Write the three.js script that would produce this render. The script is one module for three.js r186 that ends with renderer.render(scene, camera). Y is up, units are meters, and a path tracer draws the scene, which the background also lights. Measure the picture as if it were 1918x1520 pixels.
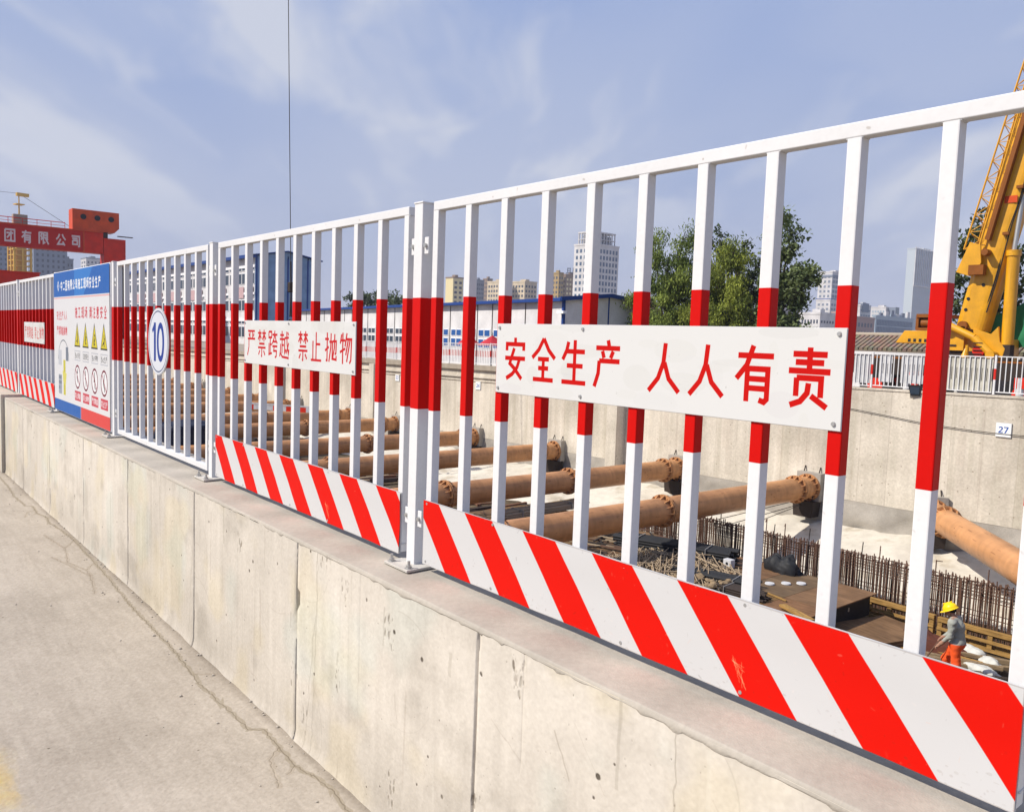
import * as THREE from 'three';
import { mergeGeometries, mergeVertices, toCreasedNormals } from 'three/addons/utils/BufferGeometryUtils.js';
import { RoundedBoxGeometry } from 'three/addons/geometries/RoundedBoxGeometry.js';
import { MarchingCubes } from 'three/addons/objects/MarchingCubes.js';

// ---------------------------------------------------------------- camera
const scene = new THREE.Scene();
const camera = new THREE.PerspectiveCamera(53.0, 1024 / 811, 0.1, 6000);
{
  const D = Math.PI / 180, yaw = 39.8087 * D, pitch = -4.7078 * D, roll = 2.0079 * D;
  const f = new THREE.Vector3(-Math.cos(yaw) * Math.cos(pitch), Math.sin(pitch), -Math.sin(yaw) * Math.cos(pitch));
  const r = new THREE.Vector3().crossVectors(f, new THREE.Vector3(0, 1, 0)).normalize();
  const u = new THREE.Vector3().crossVectors(r, f);
  const up = u.clone().multiplyScalar(Math.cos(roll)).addScaledVector(r, -Math.sin(roll));
  camera.position.set(0, 1.6, 1.525);
  camera.up.copy(up);
  camera.lookAt(camera.position.clone().add(f));
}
scene.add(camera);

// ---------------------------------------------------------------- random numbers and noise
function rng(seed) {
  let a = seed >>> 0;
  return () => { a = (a + 0x6D2B79F5) >>> 0; let t = Math.imul(a ^ (a >>> 15), 1 | a); t = (t + Math.imul(t ^ (t >>> 7), 61 | t)) ^ t; return ((t ^ (t >>> 14)) >>> 0) / 4294967296; };
}
const R0 = rng(77);
const rand = (a, b, r = R0) => a + (b - a) * r();
function hash2(x, y, s) { let h = Math.imul(x, 374761393) ^ Math.imul(y, 668265263) ^ Math.imul(s, 1274126177); h = Math.imul(h ^ (h >>> 13), 1274126177); return ((h ^ (h >>> 16)) >>> 0) / 4294967296; }
function vnoise(x, y, px, py, s) {           // value noise that repeats every px, py cells
  const xi = Math.floor(x), yi = Math.floor(y), fx = x - xi, fy = y - yi;
  const m = (a, p) => ((a % p) + p) % p;
  const x0 = m(xi, px), x1 = m(xi + 1, px), y0 = m(yi, py), y1 = m(yi + 1, py);
  const u = fx * fx * (3 - 2 * fx), v = fy * fy * (3 - 2 * fy);
  const a = hash2(x0, y0, s), b = hash2(x1, y0, s), c = hash2(x0, y1, s), d = hash2(x1, y1, s);
  return a + (b - a) * u + (c - a) * v + (a - b - c + d) * u * v;
}
function fbm(x, y, px, py, s, oct = 5, gain = 0.5) {
  let sum = 0, amp = 1, tot = 0;
  for (let i = 0; i < oct; i++) { sum += amp * vnoise(x, y, px, py, s + i * 17); tot += amp; amp *= gain; x *= 2; y *= 2; px *= 2; py *= 2; }
  return sum / tot;
}
const clamp = (v, a, b) => Math.min(b, Math.max(a, v));
const smooth = (a, b, v) => { const t = clamp((v - a) / (b - a), 0, 1); return t * t * (3 - 2 * t); };

// ---------------------------------------------------------------- sky: hazy blue with thin high cloud
{
  const w = 1536, h = 768, data = new Float32Array(w * h * 4);
  for (let j = 0; j < h; j++) {
    const el = ((j + 0.5) / h - 0.5) * Math.PI, s = Math.sin(el);
    for (let i = 0; i < w; i++) {
      const az = ((i + 0.5) / w - 0.5) * 2 * Math.PI;
      let r, g, b;
      if (s >= 0) {
        const t = Math.pow(s, 0.6);
        r = 0.455 + (0.115 - 0.455) * smooth(0, 0.76, t); g = 0.480 + (0.225 - 0.480) * smooth(0, 0.80, t); b = 0.580 + (0.570 - 0.580) * smooth(0, 0.6, t);
        const k = 1 / (s + 0.16), X = Math.cos(az) * Math.cos(el) * k, Z = Math.sin(az) * Math.cos(el) * k;
        const p = X * 0.80 + Z * 0.60, q = -X * 0.60 + Z * 0.80;
        const warp = fbm(p * 0.9 + 20, q * 0.9 + 20, 64, 64, 5, 4) - 0.5;
        const wis = fbm(p * 1.1 + warp * 2.0 + 30, q * 4.2 + warp * 2.0 + 40, 256, 256, 11, 6, 0.55);
        const veil = fbm(p * 0.42 + 9 + warp, q * 0.65 + 9, 64, 64, 31, 4);
        let c = smooth(0.42, 0.74, wis) * 0.62 + smooth(0.40, 0.70, veil) * 0.42;
        c = Math.min(0.92, c * smooth(0.0, 0.20, s));
        const sw = Math.max(0, Math.cos(el - 0.84) * Math.cos(0) * Math.cos(az - 2.0));
        r += (0.55 - r) * c + 0.02 * sw; g += (0.58 - g) * c + 0.02 * sw; b += (0.67 - b) * c + 0.02 * sw;
      } else {
        const t = smooth(0, 0.12, -s);
        r = 0.500 + (0.24 - 0.500) * t; g = 0.520 + (0.22 - 0.520) * t; b = 0.640 + (0.20 - 0.640) * t;
      }
      const o = (j * w + i) * 4; data[o] = r; data[o + 1] = g; data[o + 2] = b; data[o + 3] = 1;
    }
  }
  const sky = new THREE.DataTexture(data, w, h, THREE.RGBAFormat, THREE.FloatType);
  sky.mapping = THREE.EquirectangularReflectionMapping; sky.magFilter = THREE.LinearFilter; sky.minFilter = THREE.LinearFilter; sky.wrapS = THREE.RepeatWrapping; sky.needsUpdate = true;
  scene.background = sky; scene.environment = sky;
}
scene.fog = new THREE.FogExp2(new THREE.Color(0.62, 0.65, 0.76), 0.00032);

// ---------------------------------------------------------------- sun: from behind the photographer's left shoulder
const sun = new THREE.DirectionalLight(new THREE.Color(1.0, 0.93, 0.84), 5.0);
sun.position.set(-0.38 * 120 - 20, 0.69 * 120, 0.62 * 120 - 15); sun.target.position.set(-20, 0, -15);
sun.castShadow = true; sun.shadow.mapSize.set(4096, 4096); sun.shadow.radius = 1;
Object.assign(sun.shadow.camera, { left: -90, right: 60, top: 60, bottom: -60, near: 1, far: 400 });
scene.add(sun, sun.target);

const renderer = new THREE.WebGLRenderer({ antialias: true });
renderer.toneMapping = THREE.LinearToneMapping; renderer.toneMappingExposure = 1.15;
renderer.shadowMap.enabled = true; renderer.shadowMap.type = THREE.PCFSoftShadowMap;

// ---------------------------------------------------------------- builders
const used = new Map();
function numbered(n) { const k = used.get(n) || 0; used.set(n, k + 1); return k ? n + '_' + String(k).padStart(3, '0') : n; }
function tag(o, label, category, group, kind) {
  if (label) o.userData.label = label;
  if (category) o.userData.category = category;
  if (group) o.userData.group = group;
  if (kind) o.userData.kind = kind;
  return o;
}
function thing(name, label, category, pos = [0, 0, 0], turn = 0, group) {
  const o = new THREE.Group(); o.name = numbered(name); o.position.set(...pos); o.rotation.y = turn; scene.add(o);
  return tag(o, label, category, group);
}
const flat = (g) => { const q = g.index ? g.toNonIndexed() : g; for (const k of Object.keys(q.attributes)) if (!['position', 'normal', 'uv', 'color'].includes(k)) q.deleteAttribute(k); return q; };
function join(list) {
  const l = list.map(flat), c = l.some((g) => g.attributes.color);
  for (const g of l) {
    if (!g.attributes.uv) g.setAttribute('uv', new THREE.BufferAttribute(new Float32Array(g.attributes.position.count * 2), 2));
    if (c && !g.attributes.color) g.setAttribute('color', new THREE.BufferAttribute(new Float32Array(g.attributes.position.count * 3).fill(1), 3));
  }
  return l.length === 1 ? l[0] : mergeGeometries(l);
}
function part(name, geo, mat, parent = scene, label, kind) {
  const m = new THREE.Mesh(Array.isArray(geo) ? join(geo) : geo, mat);
  m.name = parent === scene ? numbered(name) : name; m.castShadow = m.receiveShadow = true;
  if (label) m.userData.label = label; if (kind) m.userData.kind = kind;
  parent.add(m); return m;
}
function metric(g, s = 1) {                      // uv in metres, by the main direction of each face
  const q = flat(g), p = q.attributes.position, uv = new Float32Array(p.count * 2);
  const a = new THREE.Vector3(), b = new THREE.Vector3(), c = new THREE.Vector3(), n = new THREE.Vector3();
  for (let i = 0; i < p.count; i += 3) {
    a.fromBufferAttribute(p, i); b.fromBufferAttribute(p, i + 1); c.fromBufferAttribute(p, i + 2);
    n.subVectors(b, a).cross(c.clone().sub(a)); const ax = Math.abs(n.x), ay = Math.abs(n.y), az = Math.abs(n.z);
    [a, b, c].forEach((v, k) => {
      const o = (i + k) * 2;
      if (az >= ax && az >= ay) { uv[o] = v.x * s; uv[o + 1] = v.y * s; } else if (ay >= ax) { uv[o] = v.x * s; uv[o + 1] = v.z * s; } else { uv[o] = v.z * s; uv[o + 1] = v.y * s; }
    });
  }
  q.setAttribute('uv', new THREE.BufferAttribute(uv, 2)); return q;
}
// box by its limits
function bx(x0, x1, y0, y1, z0, z1, s = 1) { const g = new THREE.BoxGeometry(Math.abs(x1 - x0), Math.abs(y1 - y0), Math.abs(z1 - z0)); g.translate((x0 + x1) / 2, (y0 + y1) / 2, (z0 + z1) / 2); return metric(g, s); }
function rbx(x0, x1, y0, y1, z0, z1, r = 0.003, seg = 2) { const g = new RoundedBoxGeometry(Math.abs(x1 - x0), Math.abs(y1 - y0), Math.abs(z1 - z0), seg, r); g.translate((x0 + x1) / 2, (y0 + y1) / 2, (z0 + z1) / 2); return metric(g); }
const V = (x, y, z) => new THREE.Vector3(x, y, z);
function rod(p, q, r, seg = 6, r2 = r) {
  const a = V(...p), b = V(...q), d = b.clone().sub(a), L = d.length();
  const g = new THREE.CylinderGeometry(r2, r, L, seg, 1);
  g.applyQuaternion(new THREE.Quaternion().setFromUnitVectors(V(0, 1, 0), d.normalize())); g.translate((a.x + b.x) / 2, (a.y + b.y) / 2, (a.z + b.z) / 2);
  return flat(g);
}
function beam(p, q, w, h) {                      // square bar between two points
  const a = V(...p), b = V(...q), d = b.clone().sub(a), L = d.length(), g = new THREE.BoxGeometry(w, h, L);
  const m = new THREE.Matrix4().lookAt(a, b, V(0, 1, 0)); g.applyMatrix4(m); g.translate((a.x + b.x) / 2, (a.y + b.y) / 2, (a.z + b.z) / 2); return flat(g);
}
function paint(g, c) { const q = flat(g), a = new Float32Array(q.attributes.position.count * 3); for (let i = 0; i < a.length; i += 3) { a[i] = c[0]; a[i + 1] = c[1]; a[i + 2] = c[2]; } q.setAttribute('color', new THREE.BufferAttribute(a, 3)); return q; }
function extrude(points, depth, bevel = 0) {     // outline in x, y pushed along -z
  const s = new THREE.Shape(points.map((p) => new THREE.Vector2(p[0], p[1])));
  const g = new THREE.ExtrudeGeometry(s, { depth, bevelEnabled: bevel > 0, bevelSize: bevel, bevelThickness: bevel, bevelSegments: 1 }); g.translate(0, 0, -depth); return metric(g);
}

// ---------------------------------------------------------------- textures
function canvas(w, h) { const c = document.createElement('canvas'); c.width = w; c.height = h; return [c, c.getContext('2d')]; }
function tex(c, srgb = true, rep = true) {
  const t = new THREE.CanvasTexture(c); if (srgb) t.colorSpace = THREE.SRGBColorSpace;
  if (rep) t.wrapS = t.wrapT = THREE.RepeatWrapping; t.anisotropy = 8; return t;
}
function shade(w, h, fn) { const [c, x] = canvas(w, h), im = x.createImageData(w, h); for (let j = 0; j < h; j++) for (let i = 0; i < w; i++) { const v = fn(i / w, j / h), o = (j * w + i) * 4; im.data[o] = v[0]; im.data[o + 1] = v[1]; im.data[o + 2] = v[2]; im.data[o + 3] = 255; } x.putImageData(im, 0, 0); return [c, x]; }
function jag(x, pts, amp, r, step = 6) {         // a ragged line through points, in pixels
  x.beginPath();
  for (let k = 0; k < pts.length - 1; k++) {
    const [ax, ay] = pts[k], [bx2, by] = pts[k + 1], n = Math.max(1, Math.round(Math.hypot(bx2 - ax, by - ay) / step));
    for (let i = 0; i <= n; i++) { const t = i / n, X = ax + (bx2 - ax) * t + (r() - 0.5) * amp, Y = ay + (by - ay) * t + (r() - 0.5) * amp; if (k + i === 0) x.moveTo(X, Y); else x.lineTo(X, Y); }
  }
  x.stroke();
}
// parapet concrete: 5 m by 1.25 m, pour streaks, faint green and ochre stains, air holes, scrapes
function concreteMaps() {
  const W = 2048, H = 512, r = rng(5);
  const [c, x] = shade(W, H, (u, v) => {
    const big = fbm(u * 10, v * 3, 10, 3, 3, 4), str = fbm(u * 150, v * 3, 150, 3, 9, 3), fine = fbm(u * 520, v * 130, 520, 130, 21, 2, 0.7), mid = fbm(u * 34, v * 9, 34, 9, 45, 4);
    let L = 204 + (big - 0.5) * 34 + (str - 0.5) * 15 + (fine - 0.5) * 14 + (mid - 0.5) * 15 - smooth(0.60, 0.80, fbm(u * 22 + 5, v * 7 + 2, 22, 7, 133, 4)) * 13;
    const dirt = smooth(0.62, 1.0, v) * (0.4 + mid) * 16 + smooth(0.12, 0.0, v) * 14; L -= dirt;
    const och = smooth(0.56, 0.74, fbm(u * 16, v * 4, 16, 4, 77, 3)), grn = smooth(0.56, 0.72, fbm(u * 14 + 3, v * 3, 14, 3, 99, 3));
    return [L + 4 + och * 1 - grn * 5, L - 3 - och * 1, L - 13 - och * 8 + grn * 1];
  });
  const [b, y] = shade(W, H, (u, v) => { const f = 150 + (fbm(u * 400, v * 100, 400, 100, 8, 3) - 0.5) * 50 + (fbm(u * 40, v * 10, 40, 10, 6, 4) - 0.5) * 90; return [f, f, f]; });
  for (let i = 0; i < 700; i++) {                // air holes
    const X = r() * W, Y = Math.pow(r(), 1.3) * H, s = 0.45 + Math.pow(r(), 8) * 2.8;
    x.fillStyle = `rgba(52,44,36,${0.35 + r() * 0.5})`; y.fillStyle = 'rgba(20,20,20,.9)';
    for (const k of [x, y]) { k.beginPath(); k.ellipse(X, Y, s * (0.6 + r() * 0.5), s, r() * 3, 0, 7); k.fill(); }
  }
  for (let i = 0; i < 12; i++) {                 // knocked spots with dark rims
    const X = r() * W, Y = H * (0.1 + 0.85 * r()), n = 5 + r() * 14;
    for (let k = 0; k < n; k++) {
      const a = X + (r() - 0.5) * 22, d = Y + (r() - 0.5) * 42, s = 1 + r() * 3.2;
      x.fillStyle = `rgba(66,56,44,${0.08 + r() * 0.3})`; y.fillStyle = `rgba(30,30,30,${0.3 + r() * 0.5})`;
      for (const q of [x, y]) { q.beginPath(); q.ellipse(a, d, s * 0.55, s * (1 + r()), (r() - 0.5) * 0.8, 0, 7); q.fill(); }
    }
  }
  for (let i = 0; i < 90; i++) {                 // drips
    const X = r() * W, Y = r() * H * 0.8, L = 20 + r() * 130; x.strokeStyle = r() < 0.6 ? `rgba(92,80,62,${0.04 + r() * 0.10})` : `rgba(240,236,226,${0.05 + r() * 0.14})`; x.lineWidth = 1 + r() * 5; jag(x, [[X, Y], [X + (r() - 0.5) * 5, Y + L]], 1.5, r, 10);
  }
  for (let i = 0; i < 40; i++) { const X = r() * W, Y = r() * H, R = 20 + r() * 90, s = r() * 6; x.strokeStyle = `rgba(120,110,96,${0.08 + r() * 0.14})`; x.lineWidth = 0.7 + r() * 0.8; x.beginPath(); x.arc(X, Y, R, s, s + 0.4 + r() * 1.2); x.stroke(); }
  for (let i = 0; i < 34; i++) {                 // scrapes
    const X = r() * W, Y = r() * H, a = (r() - 0.5) * 2.6; x.strokeStyle = `rgba(110,98,82,${0.1 + r() * 0.2})`; x.lineWidth = 0.7 + r(); jag(x, [[X, Y], [X + Math.cos(a) * 60 * r(), Y + 60 * r()]], 2, r, 8);
  }
  x.strokeStyle = 'rgba(80,70,56,.30)'; x.lineWidth = 1; for (let i = 0; i < 5; i++) { const X = r() * W; jag(x, [[X, 20], [X + 8, H * 0.5], [X + (r() - 0.5) * 60, H]], 5, r, 12); }
  return [tex(c), tex(b, false)];
}
// pavement beside the parapet: 5 m by 1.25 m from the foot of the wall
function pavementMaps() {
  const W = 2048, H = 512, r = rng(15), P = (X, Z) => [((X + 7) / 5) * W, ((Z - 0.17) / 1.25) * H];
  const [c, x] = shade(W, H, (u, v) => {
    const big = fbm(u * 8, v * 2, 8, 2, 303, 4), mid = fbm(u * 40, v * 10, 40, 10, 309, 4), fine = fbm(u * 400, v * 100, 400, 100, 321, 3), br = fbm(u * 24 + v * 3, v * 60, 24, 60, 330, 3);
    let L = 172 + (big - 0.5) * 26 + (mid - 0.5) * 14 + (fine - 0.5) * 22 + (br - 0.5) * 12;
    L -= smooth(0.045, 0.0, v) * 26;  // contact shade along the wall foot, put into the colour
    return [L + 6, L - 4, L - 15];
  });
  const [b, y] = shade(W, H, (u, v) => { const f = 150 + (fbm(u * 500, v * 125, 500, 125, 41, 3) - 0.5) * 100 + (fbm(u * 60, v * 15, 60, 15, 44, 3) - 0.5) * 60; return [f, f, f]; });
  const main = [[-7, 0.215], [-6.6, 0.20], [-5.6, 0.225], [-4.8, 0.262], [-4.05, 0.268], [-3.62, 0.297], [-3.35, 0.292], [-3.07, 0.283], [-3.03, 0.236], [-2.86, 0.249], [-2.7, 0.256], [-2.6, 0.232], [-2.48, 0.222], [-2.3, 0.24], [-2.0, 0.215]];
  const lines = [main, [[-3.74, 0.30], [-3.66, 0.2]], [[-2.86, 0.249], [-2.80, 0.31], [-2.72, 0.33], [-2.6, 0.36]], [[-2.7, 0.256], [-2.66, 0.30]], [[-5.9, 0.22], [-5.75, 0.30], [-5.6, 0.31], [-5.2, 0.37]], [[-6.6, 0.2], [-6.4, 0.3], [-6.0, 0.36], [-5.75, 0.30]], [[-6.2, 0.42], [-5.6, 0.31]], [[-6.9, 0.35], [-6.4, 0.3]]];
  lines.forEach((l, k) => {
    x.strokeStyle = k === 0 ? 'rgba(150,138,120,.55)' : 'rgba(150,138,120,.3)'; x.lineWidth = 9; jag(x, l.map((p) => P(...p)), 6, r, 9);
    x.strokeStyle = k === 0 ? 'rgba(96,84,68,.50)' : 'rgba(96,84,68,.38)'; x.lineWidth = k === 0 ? 1.1 : 0.8; y.strokeStyle = 'rgba(20,20,20,.85)'; y.lineWidth = 1.4;
    const s = rng(90 + k), s2 = rng(90 + k); jag(x, l.map((p) => P(...p)), 5, s, 7); jag(y, l.map((p) => P(...p)), 5, s2, 7);
  });
  for (let i = 0; i < 240; i++) { const X = r() * W, Y = Math.pow(r(), 1.5) * H, s = 0.5 + Math.pow(r(), 3) * 2.0; x.fillStyle = r() < 0.7 ? 'rgba(70,60,48,.55)' : 'rgba(225,218,206,.5)'; x.beginPath(); x.ellipse(X, Y, s, s * 0.7, r() * 3, 0, 7); x.fill(); }
  for (let i = 0; i < 70; i++) { const X = r() * W, Y = r() * H, a = (r() - 0.5) * 0.5; x.strokeStyle = `rgba(205,195,182,${0.08 + r() * 0.14})`; x.lineWidth = 2 + r() * 7; jag(x, [[X, Y], [X + Math.cos(a) * 90, Y + Math.sin(a) * 40]], 4, r, 9); }
  { const [X, Z] = P(-3.22, 1.14); for (let i = 0; i < 130; i++) { x.fillStyle = `rgba(206,168,84,${0.02 + r() * 0.035})`; x.beginPath(); x.ellipse(X + (r() + r() - 1) * 130, Z + (r() + r() - 1) * 30, 8 + r() * 26, 4 + r() * 12, 0, 0, 7); x.fill(); } }
  return [tex(c), tex(b, false)];
}
// pit wall: board marked concrete, 12 m by 6 m
function pitWallMap() {
  const r = rng(25), [c, x] = shade(1024, 512, (u, v) => {
    const str = fbm(u * 60, v * 2, 60, 2, 403, 4), big = fbm(u * 8, v * 4, 8, 4, 409, 4), fine = fbm(u * 256, v * 128, 256, 128, 421, 2);
    const L = 178 + (str - 0.5) * 24 + (big - 0.5) * 46 + (fine - 0.5) * 22; return [L + 3, L - 3, L - 14];
  });
  for (let i = 0; i < 12; i++) { x.fillStyle = `rgba(90,80,66,${0.1 + r() * 0.16})`; x.fillRect(i * 85.33 + r() * 6, 0, 1.5, 512); }
  for (let i = 0; i < 26; i++) { x.fillStyle = `rgba(110,98,76,${0.03 + r() * 0.06})`; x.fillRect(r() * 1024, 0, 4 + r() * 26, 512 * (0.3 + r() * 0.7)); }
  for (let i = 0; i < 160; i++) { x.fillStyle = 'rgba(80,70,55,.45)'; x.fillRect(r() * 1024, r() * 512, 2 + r() * 2, 2 + r() * 2); }
  return tex(c);
}
const greyMap = (() => { const [c] = shade(512, 512, (u, v) => { const L = 232 + (fbm(u * 6, v * 6, 6, 6, 501, 5) - 0.5) * 46 + (fbm(u * 100, v * 100, 100, 100, 503, 2) - 0.5) * 16; return [L, L, L]; }); return tex(c); })();
const paintMap = (() => { const r = rng(19), [c, x] = shade(512, 512, (u, v) => { const L = 244 + (fbm(u * 5, v * 5, 5, 5, 511, 5) - 0.5) * 14 + (fbm(u * 90, v * 90, 90, 90, 513, 2) - 0.5) * 6; return [L, L, L]; }); for (let i = 0; i < 120; i++) { x.fillStyle = r() < 0.2 ? `rgba(96,70,48,${0.15 + r() * 0.3})` : `rgba(150,140,128,${0.06 + r() * 0.16})`; x.beginPath(); x.ellipse(r() * 512, r() * 512, 0.6 + r() * 1.6, 0.6 + r() * 3, r() * 3, 0, 7); x.fill(); } return tex(c); })();
const roughMap = (() => { const [c] = shade(256, 256, (u, v) => { const L = 150 + (fbm(u * 8, v * 8, 8, 8, 601, 4) - 0.5) * 200; return [L, L, L]; }); return tex(c, false); })();
const dirtMap = (() => { const [c] = shade(512, 512, (u, v) => { const a = fbm(u * 6, v * 6, 6, 6, 701, 5), b = fbm(u * 60, v * 60, 60, 60, 703, 3), L = 128 + (a - 0.5) * 110 + (b - 0.5) * 80; return [L + 10, L, L - 16]; }); return tex(c); })();
const pipeMap = (() => { const r = rng(61), [c, x] = shade(512, 512, (u, v) => { const a = fbm(u * 5, v * 5, 5, 5, 801, 5), b = fbm(u * 3, v * 50, 3, 50, 803, 3), L = 200 + (a - 0.5) * 70 + (b - 0.5) * 30; return [L + 8, L, L - 8]; }); for (let i = 0; i < 60; i++) { x.fillStyle = `rgba(70,36,16,${0.1 + r() * 0.2})`; x.beginPath(); x.ellipse(r() * 512, r() * 512, 2 + r() * 6, 2 + r() * 10, 0, 0, 7); x.fill(); } return tex(c); })();
const slopeMap = (() => { const [c] = shade(512, 512, (u, v) => { const a = fbm(u * 5, v * 5, 5, 5, 751, 6, 0.6), b = fbm(u * 40, v * 40, 40, 40, 753, 3), e = smooth(0.55, 0.75, fbm(u * 7 + 3, v * 7, 7, 7, 757, 5)), L = 228 + (a - 0.5) * 50 + (b - 0.5) * 18 - e * 22; return [L, L - 2 - e * 4, L - 6 - e * 10]; }); return tex(c); })();
const woodMap = (() => { const [c] = shade(512, 512, (u, v) => { const a = fbm(u * 4, v * 64, 4, 64, 901, 4), b = fbm(u * 5, v * 5, 5, 5, 903, 4), L = 190 + (a - 0.5) * 80 + (b - 0.5) * 70; return [L, L - 8, L - 20]; }); return tex(c); })();
const plainGround = (() => { const [c] = shade(1024, 1024, (u, v) => { const a = fbm(u * 7, v * 7, 7, 7, 951, 5), b = fbm(u * 160, v * 160, 160, 160, 953, 3), L = 163 + (a - 0.5) * 44 + (b - 0.5) * 30; return [L + 5, L - 5, L - 17]; }); const t = tex(c); t.repeat.set(0.2, 0.2); return t; })();
const [wallMap, wallBump] = concreteMaps(), [paveMap, paveBump] = pavementMaps(), pitMap = pitWallMap();
const rep = (t, a, b = a) => { const q = t.clone(); q.repeat.set(a, b); q.needsUpdate = true; return q; };

// ---------------------------------------------------------------- brush strokes of the characters on the signs, on a field of 100 by 100
const GLYPH = {
  安: '50 3 50 16|14 33 14 18 86 18 86 32|46 27 28 62 50 74 80 96|72 46 60 70 40 86 14 97|7 50 93 50', 全: '50 3 30 28 5 46|50 3 70 28 95 46|28 48 72 48|30 68 70 68|50 48 50 92|10 93 90 93',
  生: '28 8 22 26 8 46|22 28 88 28|24 58 82 58|52 4 52 92|6 93 94 93', 产: '50 2 54 14|10 18 90 18|32 24 38 38|68 24 60 38|22 44 90 44|22 44 20 70 8 97', 人: '51 4 47 40 33 70 6 95|50 40 64 70 94 94',
  有: '8 20 92 20|44 3 30 36 6 60|32 40 32 98|32 42 80 42 80 92 74 97 62 94|32 59 80 59|32 75 80 75', 责: '14 14 86 14|20 27 80 27|6 41 94 41|50 3 50 41|24 52 24 82|24 52 76 52 76 82|50 60 48 76 34 90 12 97|56 80 90 97',
  严: '10 8 90 8|34 8 34 34|64 8 64 34|20 16 26 28|80 16 74 28|8 36 94 36|22 36 22 66 6 97', 禁: '6 14 46 14|27 2 27 44|27 18 8 38|27 18 44 34|54 14 94 14|74 2 74 44|74 18 56 38|74 18 94 36|20 52 80 52|8 66 92 66|50 66 50 96 42 96|28 76 14 92|70 76 86 92',
  跨: '8 8 38 8 38 28 8 28 8 8|23 28 23 84|23 52 40 52|10 48 10 86|4 88 42 82|46 18 98 18|72 4 64 30 44 50|74 20 84 38 98 48|56 42 90 42|46 58 98 58|66 58 60 74 90 74 88 92 74 97',
  越: '8 18 46 18|27 4 27 32|4 32 50 32|28 32 28 80|28 52 46 52|14 48 12 70 4 92|10 78 30 92 96 95|54 28 96 26|54 28 54 78 68 66|74 6 78 48 92 80 97 66|94 44 84 62 68 80|84 8 92 18', 止: '50 4 50 92|50 42 86 42|22 32 22 92|4 93 96 93',
  抛: '4 24 36 24|22 4 22 90 12 90|4 60 36 48|54 6 52 50 38 94|40 32 66 32 64 84 97 86 97 74|70 30 97 30 95 66 86 70|84 8 82 50 70 80', 物: '16 8 6 36|8 26 44 26|26 3 26 97|4 62 46 50|58 4 44 44|54 22 94 22 90 84 80 94|68 24 50 70|82 24 58 90',
  团: '8 8 92 8 92 94 8 94 8 8|20 34 80 34|60 18 60 82 50 80|58 36 24 72', 限: '10 6 10 97|10 8 36 8 26 34 38 54 24 64|48 8 84 8 84 46 48 46|48 27 84 27|48 8 48 90 66 80|66 48 96 96|90 54 74 68', 公: '38 6 26 30 6 50|62 6 74 30 94 50|48 44 20 86 80 84|66 64 86 94', 司: '10 12 84 12 84 90 70 92|16 30 68 30|20 46 64 46 64 76 20 76 20 46',
  施: '22 3 26 14|6 22 46 22|22 22 18 60 4 94|20 46 42 46 38 90 30 90|58 4 48 24|54 18 96 18|50 44 92 38 90 64|62 28 62 90 94 90 94 78|76 24 76 74', 工: '14 14 86 14|50 14 50 86|6 87 94 87', 现: '6 14 42 14|8 46 40 46|24 14 24 84|4 86 44 78|54 66 54 8 90 8 90 66|72 22 70 60 46 96|76 62 78 92 96 90 96 78',
  场: '4 34 38 34|20 6 20 80|4 84 40 72|46 10 88 10 56 38 94 38 90 88 80 94|66 42 44 72|80 42 56 92', 请: '12 6 22 18|4 34 22 34 22 88 34 78|42 12 94 12|46 24 90 24|38 36 98 36|68 3 68 36|48 46 48 97|48 46 88 46 88 94 78 94|48 62 88 62|48 76 88 76',
  注: '10 8 22 18|4 34 16 44|6 92 24 62|60 3 66 14|36 24 94 24|42 54 90 54|32 90 98 90|64 24 64 90', 意: '50 2 52 10|16 14 84 14|34 18 38 26|66 18 62 26|6 30 94 30|24 38 76 38 76 64 24 64 24 38|24 51 76 51|14 74 8 92|30 72 30 94 72 94 72 84|50 70 56 80|82 74 92 88',
  中: '12 24 88 24 88 62 12 62 12 24|50 3 50 98', 二: '18 22 82 22|6 84 94 84', 心: '14 50 6 80|34 36 34 88 76 88 78 72|50 22 60 42|78 34 94 60', 当: '50 4 50 40|20 14 32 32|80 14 68 32|14 44 86 44 86 94 14 94|22 68 84 68',
};
function write(x, text, px, py, w, h, gap, lw, color) {
  x.strokeStyle = color; x.lineCap = 'butt'; x.lineJoin = 'miter'; x.lineWidth = lw;
  for (const ch of text) {
    if (GLYPH[ch]) for (const s of GLYPH[ch].split('|')) { const n = s.split(' ').map(Number); x.beginPath(); for (let i = 0; i < n.length; i += 2) { const X = px + (n[i] / 100) * w, Y = py + (n[i + 1] / 100) * h; if (i) x.lineTo(X, Y); else x.moveTo(X, Y); } x.stroke(); }
    px += w + gap;
  }
}
function scuff(x, W, H, seed, n, tone = '120,115,110') { const r = rng(seed); for (let i = 0; i < n; i++) { x.fillStyle = `rgba(${tone},${0.04 + r() * 0.16})`; x.beginPath(); x.ellipse(r() * W, r() * H, 1 + r() * r() * 9, 0.7 + r() * 3, r() * 3, 0, 7); x.fill(); } }

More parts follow.
